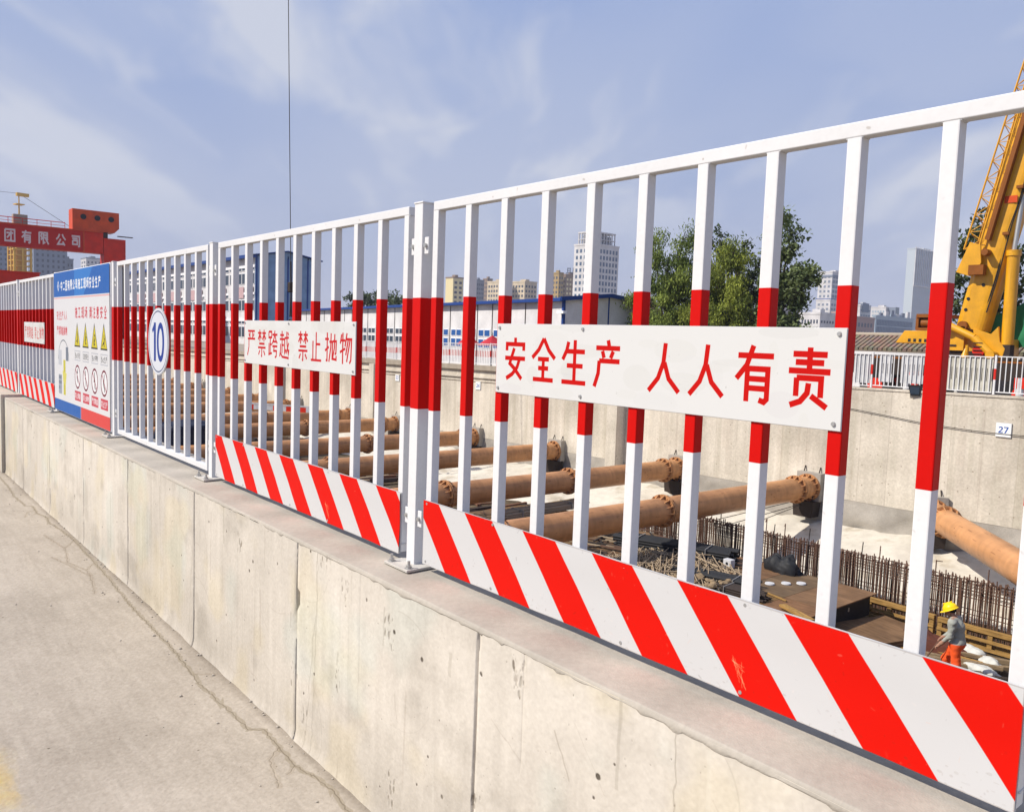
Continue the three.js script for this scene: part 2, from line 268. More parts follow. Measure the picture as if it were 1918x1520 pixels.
// ---------------------------------------------------------------- materials (linear base colours)
const std = (c, rough, o = {}) => new THREE.MeshPhysicalMaterial({ color: new THREE.Color().setRGB(...c), roughness: rough, metalness: 0, specularIntensity: 0.45, ...o });
const M = {
  coat: new THREE.MeshPhysicalMaterial({ vertexColors: true, color: 0xffffff, map: rep(paintMap, 1.3), roughness: 0.5, specularIntensity: 0.25 }),
  white: std([0.66, 0.665, 0.67], 0.45, { map: greyMap }), red: std([0.58, 0.012, 0.006], 0.45, { map: greyMap }),
  zinc: std([0.60, 0.60, 0.58], 0.42, { metalness: 0.7, map: greyMap }), plate: std([0.62, 0.59, 0.53], 0.7, { map: rep(greyMap, 4) }),
  wall: std([0.87, 0.86, 0.82], 0.92, { map: wallMap, bumpMap: wallBump, bumpScale: 0.004 }), pave: std([0.80, 0.80, 0.765], 0.93, { map: paveMap, bumpMap: paveBump, bumpScale: 0.004 }),
  ground: std([0.80, 0.80, 0.765], 0.95, { map: plainGround }),
  pitWall: std([1.16, 1.13, 1.07], 0.92, { map: rep(pitMap, 1 / 12, 1 / 6), bumpMap: rep(greyMap, 0.8), bumpScale: 0.012 }), rough: std([0.44, 0.405, 0.35], 0.95, { map: rep(greyMap, 0.35), bumpMap: rep(greyMap, 0.7), bumpScale: 0.05 }),
  coping: std([0.42, 0.36, 0.28], 0.92, { map: rep(greyMap, 0.5) }), dirt: std([0.40, 0.35, 0.28], 0.97, { map: rep(dirtMap, 0.25), bumpMap: rep(dirtMap, 0.6), bumpScale: 0.04 }),
  slope: std([0.72, 0.685, 0.60], 0.95, { map: rep(slopeMap, 0.22), bumpMap: rep(greyMap, 0.5), bumpScale: 0.04 }),
  pipe: std([0.72, 0.385, 0.175], 0.42, { map: rep(pipeMap, 2, 1.2) }), pipeDark: std([0.36, 0.13, 0.045], 0.55, { map: greyMap }), steelDark: std([0.035, 0.025, 0.02], 0.7), rebar: std([0.125, 0.068, 0.045], 0.85), rebarTan: std([0.34, 0.26, 0.17], 0.85), black: std([0.018, 0.019, 0.021], 0.6),
  ply: std([0.30, 0.19, 0.11], 0.7, { map: rep(woodMap, 0.6) }), ply2: std([0.36, 0.26, 0.17], 0.75, { map: rep(woodMap, 0.5, 0.8) }), timber: std([0.62, 0.40, 0.14], 0.75, { map: rep(woodMap, 1, 1) }), lumber: std([0.42, 0.33, 0.22], 0.85, { map: rep(woodMap, 1, 1) }),
  towerYellow: std([0.62, 0.36, 0.05], 0.6),
  sackBoard: std([0.60, 0.58, 0.49], 0.7, { map: greyMap }),
  sack: std([0.62, 0.62, 0.56], 0.85, { map: rep(greyMap, 2) }), yellow: new THREE.MeshPhysicalMaterial({ color: new THREE.Color().setRGB(0.80, 0.385, 0.003), roughness: 0.42, map: rep(greyMap, 0.5), clearcoat: 0.2 }), yellowDull: std([0.27, 0.085, 0.010], 0.6, { map: greyMap }), orangeRed: std([0.72, 0.085, 0.012], 0.5, { map: rep(greyMap, 0.3) }), redBeam: std([0.74, 0.028, 0.006], 0.55, { map: rep(greyMap, 0.25) }),
  prefab: std([0.74, 0.73, 0.72], 0.6, { map: rep(greyMap, 0.2) }), prefabBlue: std([0.24, 0.37, 0.56], 0.55, { map: rep(greyMap, 0.2) }), blue: std([0.014, 0.05, 0.21], 0.5), glass: std([0.035, 0.05, 0.07], 0.12), frame: std([0.8, 0.8, 0.8], 0.5), winBlue: std([0.02, 0.09, 0.28], 0.15),
  bark: std([0.07, 0.055, 0.04], 0.95), green: std([0.01, 0.20, 0.09], 0.75), tile: std([0.22, 0.18, 0.14], 0.85, { map: greyMap }), tyre: std([0.02, 0.02, 0.02], 0.9),
};

// ================================================================ SETTING
const yTop = (x) => 0.40 + 0.0115 * (x + 9);      // top of the wall on the far side of the pit
const tilt = (x) => 0.0115 * (x + 9);
{ // yard on this side
  const g = new THREE.PlaneGeometry(160, 60, 1, 1); g.rotateX(-Math.PI / 2); g.translate(-40, -0.004, 31.4); tag(part('yard_ground', metric(g), M.ground), 'bare grey concrete yard on the near side of the parapet wall', 'ground', null, 'structure');
  const p = new THREE.PlaneGeometry(70, 1.25, 140, 1); p.rotateX(-Math.PI / 2); p.translate(-27, 0, 0.795);
  const uv = p.attributes.uv, po = p.attributes.position; for (let i = 0; i < uv.count; i++) uv.setXY(i, (po.getX(i) + 7) / 5, 1 - (po.getZ(i) - 0.17) / 1.25);
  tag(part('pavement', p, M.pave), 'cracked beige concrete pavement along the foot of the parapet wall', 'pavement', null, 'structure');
  // far ground, to the horizon
  const f = new THREE.PlaneGeometry(5200, 3000, 1, 1); f.rotateX(-Math.PI / 2); f.translate(-900, -0.35, -1526.5); tag(part('far_ground', metric(f), M.ground), 'flat ground reaching back to the city behind the far fence', 'ground', null, 'structure');
  // pit floor, wall under the parapet and the ends of the pit
  const d = new THREE.PlaneGeometry(240, 30, 120, 30); d.rotateX(-Math.PI / 2); d.translate(-100, -5.55, -13); { const q = d.attributes.position; for (let i = 0; i < q.count; i++) q.setY(i, q.getY(i) + (fbm(q.getX(i) * 0.5 + 500, q.getZ(i) * 0.5 + 500, 4096, 4096, 3, 3) - 0.5) * 0.16); d.computeVertexNormals(); }
  tag(part('pit_floor', metric(d), M.dirt), 'brown earth floor of the deep excavation pit', 'pit floor', null, 'structure');
  tag(part('pit_side', [bx(-220, 20, -5.7, -0.02, -0.6, 0.14), bx(8.6, 9.6, -5.7, 0.3, -26, -0.62)], M.pitWall), 'concrete lining of the pit below the near parapet', 'pit lining', null, 'structure');
}
{ // ---- parapet wall: displaced sheet with form joints, mortar cap with a ragged lip
  const W = thing('parapet_wall', 'low beige concrete parapet wall under the near striped fence', 'wall', [0, -0.009, 0]);
  const joints = [-8.9, -7.65, -6.432, -5.272, -4.07, -2.889, -1.737, -0.55, 0.6], faint = [-2.398, -1.541];
  const xs = []; for (let x = -9.97; x <= 1.8; x += 0.03) xs.push(x);
  for (const j of joints) xs.push(j - 0.006, j - 0.0035, j, j + 0.0035, j + 0.006);
  for (const j of faint) xs.push(j - 0.004, j, j + 0.004);
  xs.sort((a, b) => a - b);
  const ys = [-0.02, 0.0, 0.012, 0.028, 0.05]; for (let y = 0.08; y < 0.80; y += 0.03) ys.push(y); ys.push(0.803);
  const pos = [], uv = [], idx = [];
  xs.forEach((x, i) => ys.forEach((y, k) => {
    let z = 0.17 + (fbm(x * 3 + 60, y * 3 + 9, 512, 512, 71, 4) - 0.5) * 0.005;
    for (const j of joints) { const n = Math.abs(x - j - (vnoise(y * 9 + j * 7, 3.3, 999, 9, 4) - 0.5) * 0.004); if (n < 0.0050) z -= 0.013 * (0.35 + 1.2 * vnoise(y * 6 + j * 11, 1.5, 999, 9, 7)); }
    for (const j of faint) if (Math.abs(x - j) < 0.003 && y > 0.3 + 0.2 * vnoise(j * 10, 0, 99, 9, 2)) z -= 0.0025;
    if (y < 0.05) z += Math.pow((0.05 - y) / 0.05, 1.6) * (0.002 + 0.016 * fbm(x * 8 + 90, 1, 1024, 9, 73, 4));
    pos.push(x, y, z); uv.push(x / 5, y / 1.25);
    if (i && k) { const n = ys.length, a = (i - 1) * n + k - 1; idx.push(a, a + n, a + n + 1, a, a + n + 1, a + 1); }
  }));
  const g = new THREE.BufferGeometry(); g.setAttribute('position', new THREE.Float32BufferAttribute(pos, 3)); g.setAttribute('uv', new THREE.Float32BufferAttribute(uv, 2)); g.setIndex(idx); g.computeVertexNormals();
  part('wall_face', g, M.wall, W);
  part('wall_core', [bx(-9.97, 1.8, -0.02, 0.79, -0.2, 0.145)], M.coping, W);
  const cp = [], cu = [], ci = [], cx = []; for (let x = -9.97; x <= 1.8; x += 0.013) cx.push(x);
  cx.forEach((x, i) => {
    const lip = 0.806 - 0.004 - 0.014 * fbm(x * 1.1 + 40, 2, 512, 9, 81, 3) - 0.005 * vnoise(x * 40, 1, 4096, 9, 83) - 0.007 * smooth(0.72, 0.95, vnoise(x * 22, 7, 4096, 9, 89)), o = 0.0008 + 0.0012 * vnoise(x * 12, 5, 2048, 9, 85), bump = (s) => (fbm(x * 14 + s, s * 3, 4096, 99, 87, 3) - 0.5);
    const prof = [[0.165, lip - 0.003], [0.1698 + o, lip + 0.003], [0.1700 + o, 0.798 + bump(1) * 0.004], [0.169 + bump(2) * 0.003, 0.807 + bump(7) * 0.002], [0.164 + bump(3) * 0.003, 0.8108], [0.10, 0.811 + bump(4) * 0.003], [0.04, 0.811 + bump(5) * 0.003], [-0.03, 0.811 + bump(6) * 0.003], [-0.12, 0.811], [-0.205, 0.810], [-0.21, 0.78]];
    prof.forEach(([z, y], k) => { cp.push(x, y, z); cu.push(x, k < 4 ? y : 0.81 + 0.16 - z); if (i && k) { const n = prof.length, a = (i - 1) * n + k - 1; ci.push(a, a + n, a + n + 1, a, a + n + 1, a + 1); } });
  });
  const cg = new THREE.BufferGeometry(); cg.setAttribute('position', new THREE.Float32BufferAttribute(cp, 3)); cg.setAttribute('uv', new THREE.Float32BufferAttribute(cu, 2)); cg.setIndex(ci); cg.computeVertexNormals();
  part('mortar_cap', cg, std([0.485, 0.44, 0.37], 0.95, { map: rep(greyMap, 0.9), bumpMap: rep(greyMap, 3), bumpScale: 0.004 }), W, 'tan mortar cap of the wall');
  // pier and the wall beyond it
  const P = thing('concrete_pier', 'concrete pier standing proud at the far left end of the parapet', 'pier', [-10.15, 0, 0]);
  part('pier', rbx(-0.17, 0.17, 0, 0.830, -0.2, 0.205, 0.006), M.wall, P);
  const Q = thing('parapet_wall', 'stretch of concrete parapet beyond the pier at the left picture edge', 'wall', [-10.32, 0, 0]);
  part('wall', rbx(-20, -0.003, -0.02, 0.811, -0.2, 0.17, 0.006), M.wall, Q);
}
{ // grit and small stones swept against the foot of the wall
  const r = rng(151), a = []; for (let i = 0; i < 700; i++) { const s = 0.0012 + Math.pow(r(), 6) * 0.008, g = new THREE.IcosahedronGeometry(s, 0); g.scale(1, 0.6, 0.8); g.rotateY(r() * 6); g.translate(-9.8 + r() * 9, s * 0.4, 0.185 + Math.pow(r(), 4) * 0.6); a.push(flat(g)); }
  tag(part('grit', a, std([0.42, 0.38, 0.32], 0.95)), 'loose grit lying along the foot of the parapet wall', 'grit', null, 'stuff');
}
{ // ---- wall on the far side of the pit
  const W = thing('retaining_wall', 'long pale concrete retaining wall on the far side of the pit', 'wall', [0, 0, -26]);
  const up = (x0, x1, y0, y1, z0, z1, mat, name, n = 24) => { // strip whose edges follow the slight fall of the site
    const g = new THREE.BoxGeometry(x1 - x0, 1, z1 - z0, n, 1, 1); g.translate((x0 + x1) / 2, 0, (z0 + z1) / 2); const q = g.attributes.position;
    for (let i = 0; i < q.count; i++) q.setY(i, (q.getY(i) > 0 ? y1 : y0) + tilt(q.getX(i))); g.computeVertexNormals(); return part(name, metric(g), mat, W);
  };
  up(-24.98, 12, -3.62, 0.395, -0.5, 0, M.pitWall, 'wall');
  up(-150, -24.98, -3.62, 0.36, -0.5, 0.0, M.pitWall, 'wall');
  up(-25.60, -24.98, -3.9, 0.2, 0.0, 0.55, M.pitWall, 'pilaster', 1); up(-47.2, -46.6, -3.9, 0.1, 0.0, 0.55, M.pitWall, 'pilaster', 1); up(-62.2, -61.6, -3.9, 0.1, 0.0, 0.55, M.pitWall, 'pilaster', 1);
  up(-150, -25.6, 0.12, 0.395, 0.003, 0.16, M.coping, 'coping'); up(-150, -25.6, -0.32, -0.22, 0.003, 0.10, M.pitWall, 'ledge'); up(-150, -25.6, -0.52, -0.45, 0.003, 0.05, M.pitWall, 'ledge');
  up(-24.97, 12, 0.33, 0.40, 0.003, 0.03, M.pitWall, 'coping');
  // rough sprayed concrete below the capping beam
  const g = new THREE.PlaneGeometry(170, 1.9, 520, 10); g.translate(-73, -4.55, 0); const q = g.attributes.position;
  for (let i = 0; i < q.count; i++) { const x = q.getX(i), y = q.getY(i); q.setY(i, y + tilt(x) * 0.9); q.setZ(i, 0.02 + (fbm(x * 0.9 + 500, y * 1.2 + 40, 4096, 4096, 91, 4) - 0.5) * 0.42 * smooth(-3.65, -4.3, y) - 0.03); }
  g.computeVertexNormals(); part('sprayed_concrete', metric(g), M.rough, W);
  // pale covered slope at the foot of the wall
  const s = new THREE.PlaneGeometry(150, 1, 620, 16), p = s.attributes.position;
  for (let i = 0; i < p.count; i++) {
    const x = p.getX(i) - 64, v = p.getY(i) + 0.5, wav = Math.abs(Math.sin(x * 1.9 + Math.sin(x * 0.7) * 1.4)) * 0.16 + (fbm(x * 0.4 + 700, 4, 4096, 9, 95, 3) - 0.5) * 0.9;
    const top = -4.62 + wav * 0.8 + tilt(x) * 0.9, y = -5.62 + (top + 5.62) * v, z = -21.3 - v * 4.75 + (fbm(x * 0.8 + 600, v * 3, 4096, 99, 97, 4) - 0.5) * 0.4;
    p.setXYZ(i, x, y + (fbm(x * 1.4 + 200, v * 4 + 3, 4096, 99, 99, 4) - 0.5) * 0.22 - smooth(0.94, 1, v) * 0.04, z);
  }
  s.computeVertexNormals(); tag(part('covered_slope', metric(s), M.slope), 'cream covered earth slope at the foot of the far pit wall', 'slope', null, 'structure');
}
// number plates on the far wall
for (const [n, x, y, w, lbl] of [['27', -9.42, -0.655, 0.44, 'white number plate at the right of the far wall, beside the sagging cable'], ['24', -36.0, -1.06, 0.46, 'white number plate just left of the largest lettered board'], ['23', -44.5, -1.10, 0.46, 'small faint number plate partly behind the middle fence post']]) {
  const [c, k] = canvas(128, 128); k.fillStyle = '#f4f4f0'; k.fillRect(0, 0, 128, 128); k.fillStyle = '#3a5da4'; k.font = 'bold 84px sans-serif'; k.textAlign = 'center'; k.fillText(n, 64, 94); scuff(k, 128, 128, 3, 20);
  const t = thing('number_plate', lbl, 'number plate', [x, y, -25.96], 0, null);
  part('plate', bx(-w / 2, w / 2, -w / 2, w / 2, -0.03, 0), M.white, t); const f = new THREE.PlaneGeometry(w - 0.02, w - 0.02); f.translate(0, 0, 0.004); part('numerals', f, std([0.9, 0.9, 0.9], 0.5, { map: tex(c, true, false) }), t);
}
{ // cable sagging along the far wall
  const pts = []; for (const [x, y] of [[-22, 0.02], [-18.5, -0.28], [-15.7, -0.32], [-13.4, -0.52], [-11.6, -0.70], [-9.4, -0.78], [-7.5, -0.72], [-4, -0.6]]) pts.push(V(x, y, -25.95));
  tag(part('wall_cable', new THREE.TubeGeometry(new THREE.CatmullRomCurve3(pts), 80, 0.012, 5), M.black), 'thin black cable sagging along the far pit wall', 'cable');
}

// ================================================================ NEAR FENCE
const X0 = -2.268, S = 0.17846, P = 11 * S, WALLY = 0.802, YB = 0.833, YT = 2.040, R1 = 1.727, R2 = 1.3515, BAR = 0.030;
const WHITE = [0.72, 0.718, 0.712], RED = [0.57, 0.003, 0.0012];
function striped(x0, x1, y0, y1, z0, z1, r) { const a = []; for (const [p, q, c] of [[y0, Math.min(R2, y1), WHITE], [Math.max(R2, y0), Math.min(R1, y1), RED], [Math.max(R1, y0), y1, WHITE]]) if (q > p + 0.001) a.push(paint(bx(x0, x1, p, q, z0, z1), c)); return join(a); }
// tube of square section with slightly rounded corners, in three coloured lengths
function tube(w, y0, y1) {
  const r = 0.0028, h = w / 2, s = new THREE.Shape(); s.moveTo(-h + r, -h); s.lineTo(h - r, -h); s.quadraticCurveTo(h, -h, h, -h + r); s.lineTo(h, h - r); s.quadraticCurveTo(h, h, h - r, h); s.lineTo(-h + r, h); s.quadraticCurveTo(-h, h, -h, h - r); s.lineTo(-h, -h + r); s.quadraticCurveTo(-h, -h, -h + r, -h);
  const a = [];
  for (const [p, q, c] of [[y0, R2, WHITE], [R2, R1, RED], [R1, y1, WHITE]]) { const o = c === RED ? 0.0003 : 0; const g = new THREE.ExtrudeGeometry(s, { depth: q - p, bevelEnabled: false, curveSegments: 2 }); g.rotateX(-Math.PI / 2); if (o) g.scale(1 + o / h, 1, 1 + o / h); g.translate(0, p, 0); a.push(paint(metric(g), c)); }
  return join(a);
}
const barGeo = tube(BAR, YB + BAR, YT - BAR), railGeo = paint(rbx(0, 10 * S + BAR, 0, BAR, -BAR, 0, 0.003), WHITE);
const rivetGeo = (() => { const g = new THREE.CylinderGeometry(0.0042, 0.0055, 0.0035, 10); g.rotateX(Math.PI / 2); return metric(g); })();
const weldGeo = (() => { const r = rng(17), a = []; for (let i = 0; i < 11; i++) for (const y of [YT - BAR, YB + BAR]) for (const s of [-1, 1]) for (let k = 0; k < 5; k++) { const g = new THREE.IcosahedronGeometry(0.0026 + r() * 0.0012, 0); g.scale(1, 0.8, 1); g.translate(i * S + BAR / 2 + s * 0.0155, y, -0.004 - k * 0.0055); a.push(paint(g, [0.60, 0.60, 0.60])); } return join(a); })();
function kickMap() {
  const W = 2048, H = 256, [c, x] = canvas(W, H), L = 10 * S + BAR; x.fillStyle = '#e2e2e2'; x.fillRect(0, 0, W, H); x.fillStyle = '#f01606';
  const px = (m) => (m / L) * W;
  for (let k = -1; k < 8; k++) { const t = -0.052 + k * 0.283, b = t + 0.187; x.beginPath(); x.moveTo(px(t), 0); x.lineTo(px(t + 0.141), 0); x.lineTo(px(b + 0.141), H); x.lineTo(px(b), H); x.fill(); }
  const r = rng(31); for (let i = 0; i < 240; i++) { x.fillStyle = r() < 0.5 ? `rgba(255,240,232,${0.05 + r() * 0.2})` : `rgba(90,80,75,${0.04 + r() * 0.12})`; x.beginPath(); x.ellipse(r() * W, r() < 0.4 ? (r() < 0.5 ? r() * 16 : H - r() * 16) : r() * H, 1 + r() * r() * 9, 0.7 + r() * 2.5, r() * 3, 0, 7); x.fill(); }
  for (let i = 0; i < 22; i++) { x.strokeStyle = `rgba(255,190,160,${0.1 + r() * 0.3})`; x.lineWidth = 0.8 + r(); const X = r() * W, Y = H * (0.5 + r() * 0.5); jag(x, [[X, Y], [X + (r() - 0.5) * 30, Y + r() * 18]], 2, r, 4); }
  for (let i = 0; i < 260; i++) { x.fillStyle = `rgba(120,104,84,${0.03 + r() * 0.10})`; x.beginPath(); x.ellipse(r() * W, H - Math.pow(r(), 2.2) * 70, 1 + r() * 5, 1 + r() * 3, 0, 0, 7); x.fill(); }
  x.strokeStyle = 'rgba(255,176,130,.55)'; x.lineWidth = 2; for (let i = 0; i < 9; i++) jag(x, [[1400 + r() * 30, 150 + r() * 60], [1420 + r() * 34, 170 + r() * 70]], 4, r, 5); x.strokeStyle = 'rgba(120,100,90,.35)'; x.lineWidth = 1.5; x.strokeRect(1, 1, W - 2, H - 2); return tex(c, true, false);
}
const kickMat = new THREE.MeshPhysicalMaterial({ color: new THREE.Color().setRGB(0.71, 0.705, 0.69), map: kickMap(), roughness: 0.55, specularIntensity: 0.2 });
function kickGeo() { const L = 10 * S + BAR, g = new THREE.PlaneGeometry(L, 0.218, 90, 8), q = g.attributes.position; for (let i = 0; i < q.count; i++) { const x = q.getX(i), y = q.getY(i); q.setZ(i, (fbm(x * 2.2 + 30, y * 6 + 30, 999, 999, 57, 3) - 0.3) * 0.007 * (0.5 + Math.abs(y) * 6)); q.setY(i, y + (Math.abs(y) > 0.1 ? (vnoise(x * 9 + 40, y > 0 ? 2 : 6, 999, 99, 58) - 0.5) * 0.0022 : 0)); } g.computeVertexNormals(); g.translate(L / 2, YB - 0.003 + 0.109, 0.0062); return g; }
function makePanel(x, label, kick) {
  const t = thing('striped_barrier_fence', label, 'barrier', [x, 0, 0], 0, null);
  const top = part('top_rail', railGeo, M.coat, t), bot = part('bottom_rail', railGeo, M.coat, t); top.position.y = YT - BAR; bot.position.y = YB; bot.scale.x = top.scale.x = 1;
  for (let i = 0; i < 11; i++) { const b = part('bar', barGeo, M.coat, t); b.position.set(i * S + BAR / 2, 0, -BAR / 2 - 0.0004 * (i % 2)); if (i % 10) { b.rotation.z = (R0() - 0.5) * 0.003; b.position.x -= b.rotation.z * -1.43; b.rotation.y = (R0() - 0.5) * 0.02; } }
  part('weld', weldGeo, M.coat, t);
  if (kick) {
    const b = part('kick_board', bx(0, 10 * S + BAR, YB - 0.003, YB + 0.215, 0.002, 0.0045), M.white, t); part('stripes', kickGeo(), kickMat, b);
    for (const y of [YB + 0.205, YB + 0.008]) for (const i of [0, 2, 5, 7, 10]) { const q = part('rivet', rivetGeo, M.zinc, b); q.position.set(i * S + BAR / 2 + 0.004, y, 0.0075); }
  }
  return t;
}
const hang = 'red and white fence panel ';
makePanel(X0 - P * -1, hang + 'cut off by the right picture edge', true);
makePanel(X0, hang + 'at the right front, carrying the largest lettered board', true);
makePanel(X0 - P, hang + 'carrying the middle lettered board above its striped kick board', true);
makePanel(X0 - 2 * P, hang + 'without kick board, carrying the round number sign', false);
makePanel(X0 - 3 * P, hang + 'covered by the blue and white safety poster', false);
makePanel(X0 - 4 * P, hang + 'left of the safety poster with a small white board', true);
makePanel(X0 - 5 * P, hang + 'farthest left, cut off by the picture edge', true);
makePanel(X0 - 6 * P, hang + 'out of view beyond the farthest left one', true);
// posts
const postGeo = tube(0.05, WALLY + 0.012, 2.040);
function makePost(x, label) {
  const t = thing('fence_post', label, 'fence post', [x + 0.025, 0, -0.015], 0, null);
  part('post', postGeo, M.coat, t); part('cap', paint(rbx(-0.0275, 0.0275, 2.040, 2.046, -0.0275, 0.0275, 0.002), WHITE), M.coat, t);
  const pl = part('base_plate', rbx(-0.075, 0.075, WALLY + 0.003, WALLY + 0.012, -0.07, 0.085, 0.002), M.plate, t);
  for (const sx of [-1, 1]) for (const z of [-0.05, 0.065]) { const b = part('bolt', [new THREE.CylinderGeometry(0.0105, 0.0105, 0.009, 6), new THREE.CylinderGeometry(0.005, 0.005, 0.026, 8), new THREE.CylinderGeometry(0.015, 0.015, 0.002, 12)].map((g, i) => { g.translate(0, [0.006, 0.013, 0.001][i], 0); return metric(g); }), M.zinc, pl); b.position.set(sx * 0.055, WALLY + 0.012, z); }
  for (const sx of [-1, 1]) for (const y of [1.90, 0.975]) {
    const e = part('bracket', paint(rbx(sx > 0 ? 0.0255 : -0.0515, sx > 0 ? 0.0515 : -0.0255, y - 0.028, y + 0.028, 0.012, 0.017, 0.0015), WHITE), M.coat, t);
    const n = part('nut', (() => { const g = new THREE.CylinderGeometry(0.0075, 0.0075, 0.009, 6); g.rotateX(Math.PI / 2); return metric(g); })(), M.zinc, e); n.position.set(sx * 0.039, y, 0.021);
  }
  return t;
}
const PX = X0 - 0.098;
makePost(PX + P, 'white and red fence post just beyond the right picture edge');
makePost(PX, 'white and red fence post between the two large lettered boards');
makePost(PX - P, 'white and red fence post between the number sign panel and the middle panel');
makePost(PX - 2 * P, 'white and red fence post at the right edge of the safety poster');
makePost(PX - 3 * P, 'white and red fence post at the left edge of the safety poster');
makePost(PX - 4 * P, 'white and red fence post left of the small white board');
makePost(PX - 5 * P, 'white and red fence post out of view at the far left');

// ---- lettered boards
function board(x, y, w, h, text, seed, label, fmt) {
  const W = fmt.W, H = Math.round((W * h) / w), [c, k] = canvas(W, H); k.fillStyle = '#f3f3f0'; k.fillRect(0, 0, W, H);
  const r = rng(seed); for (let i = 0; i < 30; i++) { k.fillStyle = `rgba(215,214,206,${0.05 + r() * 0.12})`; k.beginPath(); k.ellipse(r() * W, r() * H, 20 + r() * 120, 10 + r() * 60, 0, 0, 7); k.fill(); }
  scuff(k, W, H, seed + 1, 50); const sc = W / w; text.forEach(([ch, px]) => write(k, ch, px * sc, fmt.y * H, fmt.cw * sc, fmt.ch * H, 0, fmt.lw * sc, fmt.col));
  const t = thing('warning_board', label, 'sign', [x, y, 0]);
  part('board', rbx(0, w, 0, h, 0.0012, 0.0046, 0.001), M.white, t);
  const f = new THREE.PlaneGeometry(w - 0.002, h - 0.002); f.translate(w / 2, h / 2, 0.0052); part('lettering', f, new THREE.MeshPhysicalMaterial({ color: new THREE.Color().setRGB(0.66, 0.66, 0.655), map: tex(c, true, false), roughness: 0.5, specularIntensity: 0.25 }), t);
  for (const u of [0.012, fmt.mid, w - 0.016]) for (const v of [0.014, h - 0.012]) { const q = part('rivet', rivetGeo, M.zinc, t); q.position.set(u, v, 0.007); q.scale.setScalar(0.95); }
}
const P8 = [0.033, 0.157, 0.280, 0.403, 0.590, 0.713, 0.840, 0.967];
board(-1.904, 1.440, 1.094, 0.204, [...'安全生产人人有责'].map((c, i) => [c, P8[i]]), 41, 'largest white board with red characters, on the nearest fence panel', { W: 2048, y: 0.175, ch: 0.63, cw: 0.105, lw: 0.0125, col: '#dc1008', mid: 0.362 });
board(-3.858, 1.440, 1.094, 0.204, [...'严禁跨越禁止抛物'].map((c, i) => [c, P8[i]]), 51, 'white board with red characters on the middle fence panel', { W: 1400, y: 0.19, ch: 0.64, cw: 0.103, lw: 0.0098, col: '#d8262a', mid: 0.50 });
board(-9.82, 1.395, 1.06, 0.204, [...'严禁跨越禁止抛物'].map((c, i) => [c, P8[i] * 0.97]), 61, 'small distant white board with red characters left of the safety poster', { W: 700, y: 0.19, ch: 0.62, cw: 0.102, lw: 0.0105, col: '#d84a44', mid: 0.5 });
{ // round speed sign
  const S2 = 512, [c, k] = canvas(S2, S2); k.fillStyle = '#eef0f4'; k.fillRect(0, 0, S2, S2); k.strokeStyle = '#2b3f6c'; k.lineWidth = 9; k.beginPath(); k.arc(256, 256, 236, 0, 7); k.stroke();
  k.strokeStyle = '#0a3a9a'; k.lineWidth = 52; k.beginPath(); k.moveTo(176, 108); k.lineTo(176, 412); k.stroke(); k.lineWidth = 34; k.beginPath(); k.moveTo(182, 118); k.lineTo(112, 178); k.stroke(); k.lineWidth = 46; k.beginPath(); k.ellipse(320, 260, 70, 130, 0, 0, 7); k.stroke();
  const t = thing('round_sign', 'round white sign with a blue number 10 on the fence', 'sign', [-5.222, 1.508, 0.004]);
  const d = new THREE.CylinderGeometry(0.205, 0.205, 0.004, 64); d.rotateX(Math.PI / 2); part('disc', metric(d), M.white, t);
  const f = new THREE.CircleGeometry(0.2, 64); f.translate(0, 0, 0.0035); part('numerals', f, std([0.66, 0.67, 0.69], 0.4, { map: tex(c, true, false) }), t);
}
